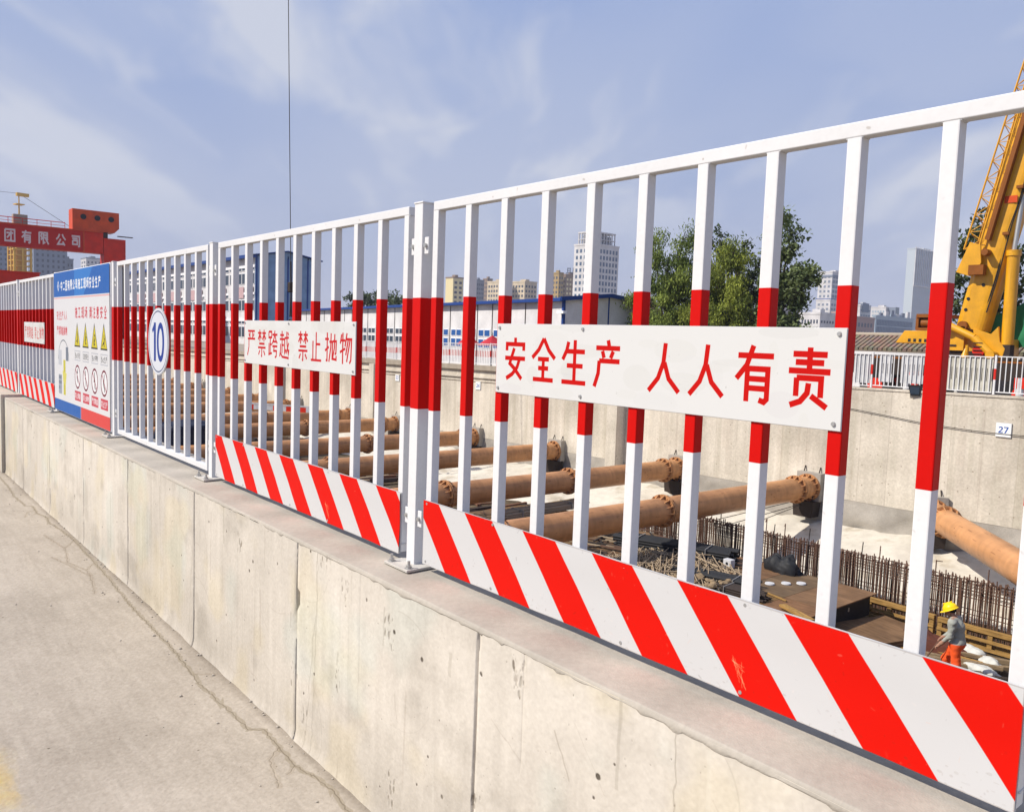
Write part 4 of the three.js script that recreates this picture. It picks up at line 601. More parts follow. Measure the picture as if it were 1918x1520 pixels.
    if (y < 0.93) c = [0.72, 0.085, 0.015]; if (y < 0.10) c = [0.03, 0.027, 0.025]; if (wrist || y > 1.47) c = [0.33, 0.18, 0.12]; if (y > 0.88 && y < 0.97 && !wrist && Math.abs(z) < 0.19) c = y < 0.93 ? [0.72, 0.085, 0.015] : [0.30, 0.31, 0.27];
    if (y > 1.555 && x > hd[0] + 0.02) c = [0.02, 0.017, 0.015];
    col.set(c, i * 3);
  }
  geo.setAttribute('color', new THREE.BufferAttribute(col, 3)); geo.deleteAttribute('normal'); geo.deleteAttribute('uv'); const sm = mergeVertices(geo, 1e-4); sm.computeVertexNormals(); part('body', sm, std([1, 1, 1], 0.85, { vertexColors: true }), t);
  const hel = new THREE.Group(); hel.name = 'helmet'; hel.position.set(hd[0] + 0.002, hd[1] + 0.055, 0); hel.rotation.z = 0.50; t.add(hel);
  const pts = []; for (let i = 0; i <= 14; i++) { const a = (i / 14) * Math.PI / 2; pts.push(new THREE.Vector2(Math.cos(a) * 0.142 + 0.0001, Math.sin(a) * 0.135)); } const dome = new THREE.LatheGeometry([new THREE.Vector2(0.152, -0.012), ...pts.map((v) => v)], 32); dome.scale(1.08, 1, 0.92);
  const hy = std([0.86, 0.56, 0.01], 0.35, { side: THREE.DoubleSide }); part('shell', dome, hy, hel); const br = new THREE.CylinderGeometry(0.165, 0.175, 0.01, 32); br.scale(1.12, 1, 0.93); br.translate(-0.03, -0.012, 0); part('brim', br, hy, hel); part('ridge', rbx(-0.1, 0.1, 0.118, 0.142, -0.018, 0.018, 0.008), hy, hel);
  tag(part('hand_tool', rod([-6.77 - 0.27, -5.405 + 0.95, -16.48], [-6.77 - 0.72, -5.38, -16.30], 0.016, 8), M.rebar), 'dark tool handle held slanting to the ground by the worker', 'tool');
}

// ================================================================ ALONG THE FAR EDGE OF THE PIT
const ORD = 'first second third fourth fifth sixth seventh eighth ninth tenth eleventh twelfth thirteenth fourteenth fifteenth sixteenth seventeenth eighteenth nineteenth twentieth twenty-first twenty-second twenty-third'.split(' ');
{ // far fence
  const PW = 1.955, H = 1.20; const pole = paint(bx(-0.014, 0.014, 0.08, H - 0.03, -0.014, 0.014), WHITE);
  const seg = (w, y0, y1) => join([[0.08 * (y0 / 0.08), 0.46, WHITE], [0.46, 0.80, [0.62, 0.03, 0.02]], [0.80, y1, WHITE]].map(([a, b, c]) => paint(bx(-w, w, a, b, -w, w), c)));
  const barG = seg(0.013, 0.08, H - 0.03), postG = seg(0.028, 0.0, H + 0.02), railG = paint(bx(0.06, PW - 0.06, -0.016, 0.016, -0.016, 0.016), WHITE), whiteBar = paint(bx(-0.013, 0.013, 0.08, H - 0.03, -0.013, 0.013), WHITE);
  for (let j = 3; j >= -26; j--) {
    const x = -9.88 + j * PW, y = yTop(x) + 0.01 - 0.0, plain = j <= 0 && j >= -3;
    const t = thing('far_barrier', ['white fence panel with cream boards beside the mobile crane', 'white fence panel with two white boards left of the cream boarded one', 'white fence panel just right of the largest lettered board'][-1 - j] || (j >= 0 ? 'far fence panel under the crane, ' + NTH[3 - j] + ' from the right' : 'red banded far fence panel, ' + ORD[-4 - j] + ' counted leftwards from the largest lettered board'), 'fence panel', [x, y, -26.22], 0, 'fence panels along the far pit edge');
    part('post', postG, M.coat, t); const a = part('top_rail', railG, M.coat, t), b = part('bottom_rail', railG, M.coat, t); a.position.y = H - 0.02; b.position.y = 0.08;
    for (let i = 1; i < 13; i++) { const m = part('bar', plain ? whiteBar : barG, M.coat, t); m.position.x = i * PW / 13; }
    if (j === -1) { for (let i = 0; i < 12; i++) { const p = 0.075 + i * PW / 13, q = p + PW / 13 - 0.002; part('board', [bx(p, q, 0.10, 0.42, -0.05, -0.03), bx(p, q - 0.022, 0.42, 0.82, -0.05, -0.03), bx(p, q, 0.82, 1.14, -0.05, -0.03)], M.sackBoard, t); } }
    if (j === -2) { for (const [p, q] of [[1, 4], [6, 11]]) for (let i = p; i < q; i++) { const a0 = 0.08 + i * PW / 13, a1 = a0 + PW / 13 - 0.002; part('board', [bx(a0, a1, 0.22, 0.5, -0.05, -0.03), bx(a0, a1 - 0.02, 0.5, 0.86, -0.05, -0.03), bx(a0, a1, 0.86, 1.14, -0.05, -0.03)], M.white, t); } }
    if (j === -3) for (let i = 8; i < 12; i++) part('board', bx(0.08 + i * PW / 13, 0.08 + (i + 0.94) * PW / 13, 0.16, 1.16, -0.05, -0.03), M.white, t);
  }
  const f = thing('floodlight', 'dark floodlight clamped to the far fence below the crane', 'lamp', [-12.15, yTop(-12.1) + 0.06, -25.92], 0.2); part('housing', extrude([[-0.22, 0.12], [0.22, 0.12], [0.16, -0.24], [-0.12, -0.24]], 0.12), M.black, f); part('glass', bx(-0.14, 0.14, -0.18, 0.06, 0.004, 0.012), M.glass, f); part('yoke', beam([0, -0.3, -0.1], [0, -0.2, -0.06], 0.3, 0.03), M.zinc, f);
}
{ // low shed with a tiled roof
  const t = thing('tiled_shed', 'low shed with brown tiled roof behind the far fence', 'shed', [-15.2, 0, -33.4]), x0 = -4.4, x1 = 4.8, e = 1.68, rg = 2.30;
  part('wall', bx(x0 + 0.2, x1 - 0.2, -0.35, 1.62, -2.2, 0.1), M.prefab, t); const tl = []; const r = rng(141);
  for (let x = x0; x < x1; x += 0.21) for (let k = 0; k < 7; k++) { const a = k / 7, b = (k + 1.12) / 7, g = rod([x, e + (rg - e) * a + 0.02, 0.45 - a * 1.5], [x, e + (rg - e) * b + 0.03 - 0.02, 0.45 - b * 1.5], 0.085, 7); tl.push(paint(g, [0.8 + r() * 0.3, 0.8 + r() * 0.25, 0.8 + r() * 0.2])); }
  part('roof_tiles', tl, std([0.27, 0.215, 0.165], 0.85, { vertexColors: true }), t, null, 'stuff'); part('roof', [beam([0.2, e - 0.06, 0.45], [0.2, rg - 0.06, -1.05], x1 - x0, 0.05), beam([0.2, e - 0.06, -2.5], [0.2, rg - 0.06, -1.05], x1 - x0, 0.05)], M.tile, t); part('ridge', rod([x0, rg + 0.06, -1.05], [x1, rg + 0.06, -1.05], 0.10, 8), M.coping, t); part('eaves_board', bx(x0, x1, e - 0.2, e - 0.08, 0.42, 0.5), M.prefab, t);
  const k = thing('dark_shed', 'black flat roof just behind the tiled shed', 'shed', [-19.5, 0, -38]); part('roof', bx(-5, 3.4, 2.32, 2.50, -2, 0), M.black, k); part('wall', bx(-4.8, 3.2, -0.35, 2.3, -1.9, -0.1), M.coping, k);
}
function windowsOn(name, x0, x1, y0, y1, nx, ny, fx, fy, z, mat, parent, axis = 'z') { // a grid of panes standing 5 cm deep in their frames
  const a = []; for (let i = 0; i < nx; i++) for (let k = 0; k < ny; k++) { const cx = x0 + ((i + 0.5) / nx) * (x1 - x0), cy = y0 + ((k + 0.5) / ny) * (y1 - y0), hw = ((x1 - x0) / nx) * fx / 2, hh = ((y1 - y0) / ny) * fy / 2; a.push(axis === 'z' ? bx(cx - hw, cx + hw, cy - hh, cy + hh, z - 0.1, z + 0.06) : bx(z - 0.1, z + 0.06, cy - hh, cy + hh, cx - hw, cx + hw)); }
  return part(name, a, mat, parent, null, 'stuff');
}
{ // long single storey cabin with blue eaves, its end nearest the crane
  const ang = 8.7 * Math.PI / 180, t = thing('site_office', 'long white single storey cabin with blue eaves behind the far fence', 'building', [-32.95, -0.35, -29.4], -ang * 1);
  const L = 52, D = 6.2, E = 4.18, RG = 4.50;                                // local: long wall runs along -x, depth along -z
  part('wall', [bx(-L, 0, 0, E, -D, 0)], M.prefab, t); const gable = extrude([[-D, E], [0, E], [-D / 2, RG]], 0.1); gable.rotateY(-Math.PI / 2); gable.translate(0, 0, 0); part('gable', gable.rotateY(Math.PI).translate(0, 0, -D), M.prefab, t);
  part('roof', [beam([-L / 2, E + 0.02, 0.35], [-L / 2, RG + 0.06, -D / 2], L + 0.5, 0.10), beam([-L / 2, E + 0.02, -D - 0.35], [-L / 2, RG + 0.06, -D / 2], L + 0.5, 0.10)], M.blue, t); part('eaves', bx(-L - 0.2, 0.2, E - 0.08, E + 0.09, 0.02, 0.38), M.blue, t);
  for (const s of [0, 1]) part('verge', beam([0.22, E + 0.05, s ? -D - 0.35 : 0.35], [0.22, RG + 0.08, -D / 2], 0.12, 0.22), M.blue, t);
  part('corner_post', bx(-0.12, 0.03, 0, E, -0.1, 0.05), M.blue, t); for (const z of [-D / 2, -D + 0.05]) part('corner_post', bx(0.005, 0.03, 0, E + 0.5, z - 0.04, z + 0.04), M.blue, t);
  for (let i = 1; i < 26; i++) part('wall_joint', bx(-i * 1.98 - 0.03, -i * 1.98 + 0.03, 0, E - 0.1, 0.004, 0.03), M.steelDark, t);
  for (let i = 0; i < 25; i++) { const m = i < 11 ? M.winBlue : M.glass; for (const [y0, y1] of [[2.02, 2.50], [1.28, 1.90]]) for (const [a, b] of [[0.22, 0.96], [1.04, 1.76]]) { if (i === 1 && y0 > 2) continue; const w = part('window', bx(-i * 1.98 - b, -i * 1.98 - a, y0, y1, 0.004, 0.03), M.frame, t); part('pane', bx(-i * 1.98 - b + 0.05, -i * 1.98 - a - 0.05, y0 + 0.05, y1 - 0.05, 0.031, 0.045), m, w); } }
  part('sign_board', bx(-4.2, -1.9, 2.2, 2.45, 0.05, 0.9), M.black, t); part('porch_lamp', bx(-0.25, 0.4, E - 0.75, E - 0.6, 0.06, 0.3), M.frame, t);
}
{ // blue and white workers' block
  const t = thing('site_block', 'tall white site block with blue gable end behind the long cabin', 'building', [-103.5, -0.35, -40.6]), L = 62, D = 8.6, E = 11.5, RG = 12.35;
  part('wall', bx(-L, -0.1, 0, E, -D, 0), M.prefab, t); part('gable_end', bx(-0.1, 0.05, 0, E, -D, 0), M.prefabBlue, t); const g = extrude([[0, E], [D, E], [D / 2, RG]], 0.12); g.rotateY(Math.PI / 2); part('gable', g.translate(0.12, 0, 0), M.prefabBlue, t);
  part('roof', [beam([-L / 2, E + 0.05, 0.7], [-L / 2, RG + 0.1, -D / 2], L + 1, 0.14), beam([-L / 2, E + 0.05, -D - 0.7], [-L / 2, RG + 0.1, -D / 2], L + 1, 0.14)], M.blue, t); part('eaves', bx(-L, 0.5, E - 0.25, E + 0.15, 0.05, 0.75), M.blue, t);
  for (const z of [-D * 0.02, -D * 0.19, -D * 0.35, -D * 0.52, -D * 0.68, -D * 0.85, -D]) part('corner_post', bx(0.06, 0.12, 0, E + 0.3, z - 0.1, z + 0.1), M.blue, t);
  for (let f = 0; f < 3; f++) for (let i = 0; i < 20; i++) { const y = 0.9 + f * 3.5, x = -1.4 - i * 3.0; for (const [h, k] of [[0.55, 1.75], [1.5, 0]]) for (const dx of [0, 1.3]) { const w = part('window', bx(x - 1.2 + dx, x + dx, y + k, y + k + h, 0.01, 0.06), M.frame, t); part('pane', bx(x - 1.12 + dx, x - 0.08 + dx, y + k + 0.08, y + k + h - 0.08, 0.061, 0.08), M.glass, w); } }
  for (let i = 0; i < 18; i++) part('slogan_board', bx(-2.6 - i * 3.2, -0.4 - i * 3.2, 6.1, 7.6, 0.09, 0.12), i === 4 ? M.prefabBlue : i % 3 === 2 ? M.prefab : std([0.62, 0.42, 0.42], 0.6, { map: greyMap }), t);
  for (let f = 1; f < 4; f++) part('floor_band', bx(-L, 0, f * 3.5 + 0.05 - 0.5, f * 3.5 + 0.35 - 0.5, 0.005, 0.1), M.frame, t);
}
// parasols and lantern by the cabin
for (const [x, w, l] of [[-39.6, 0.75, 'red parasol behind the far fence, left one'], [-37.3, 0.9, 'red parasol behind the far fence, right one']]) { const t = thing('parasol', l, 'parasol', [x, -0.78, -27.9]); const g = new THREE.ConeGeometry(w, 0.6, 8, 1, true); g.translate(0, 2.25, 0); part('canopy', g, new THREE.MeshStandardMaterial({ color: new THREE.Color().setRGB(0.45, 0.01, 0.02), side: THREE.DoubleSide, roughness: 0.7 }), t); part('pole', rod([0, 0, 0], [0, 2.7, 0], 0.03), M.zinc, t); }
{ const t = thing('round_lantern', 'pink round lantern showing above the safety poster', 'lantern', [-100.6, 6.4, -19.6]); const g = new THREE.SphereGeometry(0.75, 20, 14); part('ball', g, std([0.62, 0.05, 0.14], 0.5), t); part('mast', rod([0, -6.7, 0], [0, -0.7, 0], 0.06), M.zinc, t); }
{ // crane cable with its hook over the pit
  const t = thing('crane_cable', 'thin crane cable hanging over the pit with a small hook block', 'cable', [-38.2, 0, -15.8]);
  part('cable', rod([-2.6, 40, -0.4], [0.05, 5.0, 0.0], 0.02, 5), M.steelDark, t); part('swivel', rod([0.05, 5.0, 0], [0.1, 4.0, 0], 0.045, 6), M.steelDark, t); part('block', rbx(-0.06, 0.26, 3.5, 4.0, -0.12, 0.12, 0.05), M.steelDark, t);
  for (const s of [-0.28, 0.30]) part('sling', rod([0.12, 3.55, 0], [0.12 + s, 2.3, s * 0.6], 0.035, 5), M.steelDark, t); part('hook', new THREE.TorusGeometry(0.22, 0.045, 8, 18, 4.4).translate(0.1, 1.95, 0), M.steelDark, t);
}
{ // ---- yellow mobile crane
  const t = thing('mobile_crane', 'yellow mobile crane with raised boom at the right edge', 'crane', [-11.5, -0.35, -30.6]), Y = 0.35, X = 11.5;
  const P = (x, y, z = 0) => [x + X, y + Y, z];
  const base = V(...P(-12.28, 2.55, 0)), dir = V(0.205, 1, 0).normalize();
  const q = new THREE.Quaternion().setFromUnitVectors(V(0, 1, 0), dir);
  // boom: rounded shell sections that slide into one another
  const sec = (w, d, y0, y1) => { const s = new THREE.Shape(); s.moveTo(-w, -d * 0.55); s.lineTo(-w, d); s.lineTo(w * 0.55, d); s.quadraticCurveTo(w, d, w, d * 0.3); s.lineTo(w, -d * 0.3); s.quadraticCurveTo(w * 0.95, -d, w * 0.2, -d); s.lineTo(-w * 0.6, -d); s.closePath(); const g = new THREE.ExtrudeGeometry(s, { depth: y1 - y0, bevelEnabled: false, curveSegments: 6 }); g.rotateX(-Math.PI / 2); g.translate(0, y0, 0); g.applyQuaternion(q); g.translate(base.x, base.y, base.z); return metric(g); };
  part('boom', sec(0.52, 0.42, 0, 11.5), M.yellow, t); part('inner_boom', sec(0.44, 0.35, 11.5, 22), M.yellow, t);
  const along = (u, off, z) => base.clone().addScaledVector(dir, u).add(V(off, 0, z)).toArray();
  part('boom_shadow_strip', beam(along(3.2, -0.20, 0.50), along(16, -0.16, 0.50), 0.30, 0.15), M.yellowDull, t); part('boom_collar', beam(along(11.2, 0, 0), along(11.7, 0, 0), 1.2, 1.0), M.yellow, t);  // brown strip: the shadow along the boom, built as a darker bar
  for (const [u, o] of [[0.7, -0.3], [1.1, -0.32], [1.6, 0.05]]) part('pin_hole', rod(along(u, o, 0.40), along(u, o, 0.44), 0.06, 10), M.black, t);
  // lattice jib folded along the boom
  const jb = (u, o, z) => along(u, o, z), lat = [], ch = []; const A = (u) => jb(u, -0.78 + (u - 2.4) * 0.028 - 0.12, 0.62), B = (u) => jb(u, -0.40, 0.62), C = (u) => jb(u, -0.62, 0.25);
  for (const F of [A, B, C]) ch.push(rod(F(2.9), F(14), 0.032, 6)); for (let u = 2.9; u < 13.6; u += 0.62) { lat.push(rod(A(u), B(u + 0.31), 0.016, 4), rod(B(u + 0.31), A(u + 0.62), 0.016, 4), rod(A(u), C(u + 0.31), 0.014, 4), rod(C(u + 0.31), A(u + 0.62), 0.014, 4), rod(A(u), B(u), 0.014, 4)); }
  part('jib_chord', ch, M.yellow, t); part('jib_lattice', lat, M.yellow, t);
  const pl = extrude([[-0.38, -0.55], [0.18, -0.62], [0.35, -0.1], [0.16, 0.5], [-0.2, 0.55]], 0.06, 0.01); pl.rotateZ(-0.2); pl.translate(...along(2.55, -0.52, 0.66)); part('jib_plate', pl, M.yellow, t); part('jib_lugs', [rod(along(2.75, -0.1, 0.45), along(2.75, -0.1, 0.8), 0.12, 10), bx(0, 0.5, 0, 0.35, 0, 0.3).translate(...along(1.95, -0.45, 0.45))], M.yellowDull, t);
  // lift cylinder
  part('lift_cylinder', [rod(P(-11.02, 2.0, 0.3), P(-11.05, 5.25, 0.3), 0.20, 20), rod(P(-11.05, 5.1, 0.3), P(-11.05, 5.3, 0.3), 0.235, 20)], M.yellow, t); part('piston_rod', rod(P(-11.05, 5.3, 0.3), P(-10.75, 10, 0.2), 0.075, 12), M.zinc, t); part('cylinder_foot', bx(...[-11.25, -10.85].map((v) => v + X), 1.35 + Y, 2.0 + Y, 0.1, 0.5), M.steelDark, t);
  // upper works
  part('stay_arm', [rod(P(-13.0, 2.72, 0.75), P(-11.95, 2.22, 0.75), 0.13, 12), rod(P(-11.95, 2.22, 0.75), P(-11.33, 1.62, 0.75), 0.14, 12), rod(P(-13.0, 2.72, 0.5), P(-13.0, 2.72, 0.95), 0.17, 14), rod(P(-11.33, 1.62, 0.5), P(-11.33, 1.62, 0.95), 0.15, 14)], M.yellow, t);
  part('side_plate', extrude([[-12.1, 2.55], [-11.5, 2.35], [-11.28, 2.62], [-11.2, 2.1], [-11.02, 1.85], [-11.1, 1.45], [-11.9, 1.45]].map(([x, y]) => [x + X, y + Y]), 0.12, 0.01).translate(0, 0, 0.5), M.yellow, t);
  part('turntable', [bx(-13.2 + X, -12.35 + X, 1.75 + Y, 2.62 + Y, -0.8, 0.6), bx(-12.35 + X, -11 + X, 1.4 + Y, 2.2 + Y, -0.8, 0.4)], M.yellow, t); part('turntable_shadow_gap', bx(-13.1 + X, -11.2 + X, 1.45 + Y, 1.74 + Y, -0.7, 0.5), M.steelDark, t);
  part('outrigger_jack', [rod(P(-12.1, 1.3, 0.9), P(-12.1, 1.95, 0.9), 0.06), new THREE.ConeGeometry(0.22, 0.55, 10).translate(...P(-12.15, 1.62, 0.9))], M.yellow, t); part('hose_reel', [rod(P(-11.75, 1.75, 0.6), P(-11.75, 1.75, 0.85), 0.2, 14), bx(-11.85 + X, -11.65 + X, 1.4 + Y, 2.0 + Y, 0.55, 0.8)], M.redBeam, t);
  // counterweight with its stepped blocks
  part('counterweight', [extrude([[-14.75, 1.98], [-14.45, 2.42], [-13.1, 2.42], [-13.1, 1.98]].map(([x, y]) => [x + X, y + Y]), 1.9, 0.02).translate(0, 0, 0.7)], M.yellow, t); part('winch', [bx(-14.15 + X, -13.1 + X, 2.95 + Y, 3.08 + Y, -1.0, 0.5), bx(-14.15 + X, -13.1 + X, 2.46 + Y, 2.56 + Y, -1.0, 0.5), rod(P(-14.0, 2.74, 0.3), P(-13.2, 2.74, 0.3), 0.16, 12), bx(-14.18 + X, -14.08 + X, 2.5 + Y, 3.0 + Y, -0.9, 0.45)], M.yellowDull, t);
  // hoses, ladder, stripes and small fittings
  for (const [u0, u1, o] of [[0.6, 9, 0.40], [0.9, 8, 0.34]]) { const pts = []; for (let k = 0; k <= 8; k++) { const q2 = along(u0 + (u1 - u0) * k / 8, o + Math.sin(k * 1.7) * 0.03, 0.36 + 0.02 * (k % 2)); pts.push(V(...q2)); } part('hose', new THREE.TubeGeometry(new THREE.CatmullRomCurve3(pts), 40, 0.022, 5), M.black, t); }
  for (let u = 3.4; u < 11; u += 1.6) part('boom_bracket', bx(-0.1, 0.1, -0.05, 0.05, -0.05, 0.08).translate(...along(u, 0.30, 0.44)), M.yellowDull, t);
  part('warning_plate', bx(-0.2, 0.2, -0.12, 0.12, 0, 0.02).translate(...along(4.6, 0.12, 0.43)), M.orangeRed, t); part('boom_foot_lug', [rod(along(0.1, -0.2, -0.6), along(0.1, -0.2, 0.6), 0.17, 14)], M.yellowDull, t);
  for (let k = 0; k < 5; k++) part('rung', bx(-11.92 + X, -11.62 + X, 1.5 + Y + k * 0.13, 1.53 + Y + k * 0.13, 0.86, 0.89), M.black, t);
  part('grease_pad', bx(-13.05 + X, -12.6 + X, 1.9 + Y, 1.96 + Y, 0.601, 0.63), M.black, t); part('beacon', rod(P(-13.5, 3.09, 0), P(-13.5, 3.25, 0), 0.07, 10), M.orangeRed, t);
  for (let k = 0; k < 6; k++) part('hazard_stripe', bx(-14.3 + X + k * 0.2, -14.2 + X + k * 0.2, 2.02 + Y, 2.14 + Y, 0.722, 0.73), M.black, t);
  // carrier
  part('chassis', bx(-16.5 + X, -6 + X, 0.75 + Y, 1.35 + Y, -1.3, 0.9), M.steelDark, t); part('cab', rbx(-7.6 + X, -5.8 + X, 0.6 + Y, 2.9 + Y, -1.2, 0.9, 0.08), M.yellow, t); part('deck_plate', bx(-16.4 + X, -7.7 + X, 1.36 + Y, 1.42 + Y, -1.25, 0.9), M.yellowDull, t);
  for (const x of [-15.3, -13.9, -10.2, -8.8]) for (const z of [-1.1, 0.85]) { const w = part('wheel', rod(P(x, 0.3, z - 0.18), P(x, 0.3, z + 0.18), 0.62, 28), M.tyre, t); part('rim', rod(P(x, 0.3, z + 0.181), P(x, 0.3, z + 0.2), 0.3, 18), M.redBeam, w); }
  for (const x of [-13.6, -9.9]) { part('outrigger_beam', bx(x + X - 0.16, x + X + 0.16, 0.55 + Y, 0.9 + Y, 0.95, 2.2), M.redBeam, t); part('outrigger_foot', rod(P(x, -0.3, 2.1), P(x, 0.9, 2.1), 0.12, 12), M.white, t); }
  const tg = new THREE.PlaneGeometry(2.2, 1.6, 16, 10), tp = tg.attributes.position; for (let i = 0; i < tp.count; i++) { const x = tp.getX(i), y = tp.getY(i); tp.setZ(i, Math.sin(x * 5) * 0.08 + (fbm(x * 2 + 9, y * 2 + 9, 99, 99, 5, 3) - 0.5) * 0.3); tp.setY(i, y - Math.max(0, -x) * 0.55 + (x > 0 ? -x * 0.1 : 0)); } tg.computeVertexNormals();
  const tarp = part('tarpaulin', tg, new THREE.MeshStandardMaterial({ color: new THREE.Color().setRGB(0.01, 0.17, 0.07), roughness: 0.7, side: THREE.DoubleSide })); tarp.position.set(-10.9, 2.75, -31.3); tag(tarp, 'green tarpaulin hung behind the foot of the crane boom', 'tarpaulin');
}
{ // ---- red gantry crane over the far end of the pit
  const t = thing('gantry_crane', 'red gantry crane with white characters on its girder at the far left', 'gantry crane', [-121, -0.35, 0]), y = (v) => v + 0.35;
  part('girder', bx(-1.8, 0, y(11.1), y(13.85), -26.6, 12), M.redBeam, t); part('girder_joint', bx(0.002, 0.06, y(11.0), y(13.9), -24.3, -24.16), M.orangeRed, t);
  const rail = [rod([0, y(14.7), -22], [0, y(14.7), 12], 0.05), rod([0, y(14.3), -22], [0, y(14.3), 12], 0.03)]; for (let z = -22; z < 12; z += 1.6) rail.push(rod([0, y(13.8), z], [0, y(14.7), z], 0.035, 4)); part('handrail', rail, M.redBeam, t);
  part('top_flange', bx(-2.0, 0.2, y(13.86), y(13.98), -26.6, 12), M.orangeRed, t); part('winch_house', rbx(-1.4, -0.2, y(14), y(15.2), -17.8, -16.2, 0.05), M.coping, t);
  part('end_block', extrude([[22.9, 13.99], [28.0, 13.99], [28.6, 14.6], [28.6, 16.7], [22.9, 16.7]].map(([z, v]) => [z, y(v)]), 2.2).rotateY(Math.PI / 2).translate(0, 0, 0).scale(1, 1, 1), M.orangeRed, t).position.set(0, 0, 0);
  for (const z of [-24.2, -25.9, -27.6]) part('lifting_hole', rod([0.01, y(15.75), z], [0.06, y(15.75), z], 0.36, 18), M.black, t);
  part('saddle', bx(-1.6, -0.1, y(13.2), y(14.1), -27.2, -24.6), M.steelDark, t);
  part('leg', [bx(-1.9, 0.05, y(9.6), y(13.2), -29.4, -26.65), extrude([[-29.2, -0.3], [-29.2, 9.6], [-26.7, 9.6], [-27.4, -0.3]].map(([z, v]) => [z, y(v)]), 1.5).rotateY(Math.PI / 2).scale(1, 1, -1)], M.redBeam, t);
  part('lamp_arm', beam([0, y(13.6), -28.4], [0, y(13.6), -30.3], 0.5, 0.1), M.steelDark, t);
  const [c, k] = canvas(1024, 128); k.fillStyle = '#c81a0c'; k.fillRect(0, 0, 1024, 128);
  // plate along the girder face from z = -8.4 (left) to -24 (right)
  const Z0 = -9.0, Z1 = -24.1, sc = 1024 / (Z0 - Z1); [['团', -15.8], ['有', -17.65], ['限', -19.55], ['公', -21.55], ['司', -23.3]].forEach(([g, z]) => write(k, g, (Z0 - z) * sc - 44, 22, 84, 84, 0, 12, '#ecdcd6'));
  const f = new THREE.PlaneGeometry(Z0 - Z1, 2.5); f.rotateY(Math.PI / 2); f.translate(0.03, y(12.45), (Z0 + Z1) / 2); part('name_board', f, std([0.8, 0.8, 0.8], 0.55, { map: tex(c, true, false) }), t);
  const g2 = thing('gantry_beam', 'low red steel girder standing left in front of the tall gantry', 'girder', [-95, -0.35, 0]); part('girder', bx(-1.6, 0, y(3.4), y(6.5), -14.6, 8), M.redBeam, g2); part('top_flange', bx(-1.7, 0.1, y(6.505), y(6.62), -14.7, 8), M.redBeam, g2); for (const z of [-14, -2, 7]) part('leg', bx(-1.3, -0.3, 0, y(3.39), z - 0.4, z + 0.4), M.redBeam, g2);
}
{ // yellow tower crane far behind
  const t = thing('tower_crane', 'yellow tower crane mast and mast head behind the red gantry', 'tower crane', [-303, -0.35, -44.4], 0.2), L = [], r = 1.0;
  for (const [x, z] of [[-r, -r], [r, -r], [r, r], [-r, r]]) L.push(rod([x, 0, z], [x, 33, z], 0.14, 4)); for (let y = 0; y < 32; y += 2) for (const [a, b] of [[[-r, -r], [r, -r]], [[r, -r], [r, r]], [[r, r], [-r, r]], [[-r, r], [-r, -r]]]) L.push(rod([a[0], y, a[1]], [b[0], y + 2, b[1]], 0.08, 4));
  part('mast', L, M.towerYellow, t); const cage = []; for (let y = 16; y < 25; y += 1.7) cage.push(bx(-2.5, 2.5, y, y + 0.35, -2.5, 2.5)); for (const [x, z] of [[-2.4, -2.4], [2.4, -2.4], [2.4, 2.4], [-2.4, 2.4], [0, 2.4], [2.4, 0]]) cage.push(bx(x - 0.25, x + 0.25, 15.5, 25.5, z - 0.25, z + 0.25)); part('climbing_frame', cage, M.towerYellow, t); part('climbing_core', bx(-1.5, 1.5, 15.6, 25.4, -1.5, 1.5), M.towerYellow, t);
  part('apex', [rod([-1, 31, -0.6], [0, 42.6, 0], 0.16, 4), rod([1.2, 31, 0.6], [0.1, 42.6, 0], 0.16, 4), bx(-1.4, 1.4, 38.8, 39.1, -1.2, 1.2), bx(-0.6, 0.6, 41.6, 42.6, -2.8, 0.7)], M.towerYellow, t);
  part('jib', [beam([0, 29.0, 30], [0, 29.0, -14], 1.2, 1.4)], M.towerYellow, t); part('tie', [rod([0, 42.4, 0], [0, 33.6, -16], 0.07, 4), rod([0, 42.4, 0], [0, 41.3, 26], 0.05, 4)], M.steelDark, t);
}

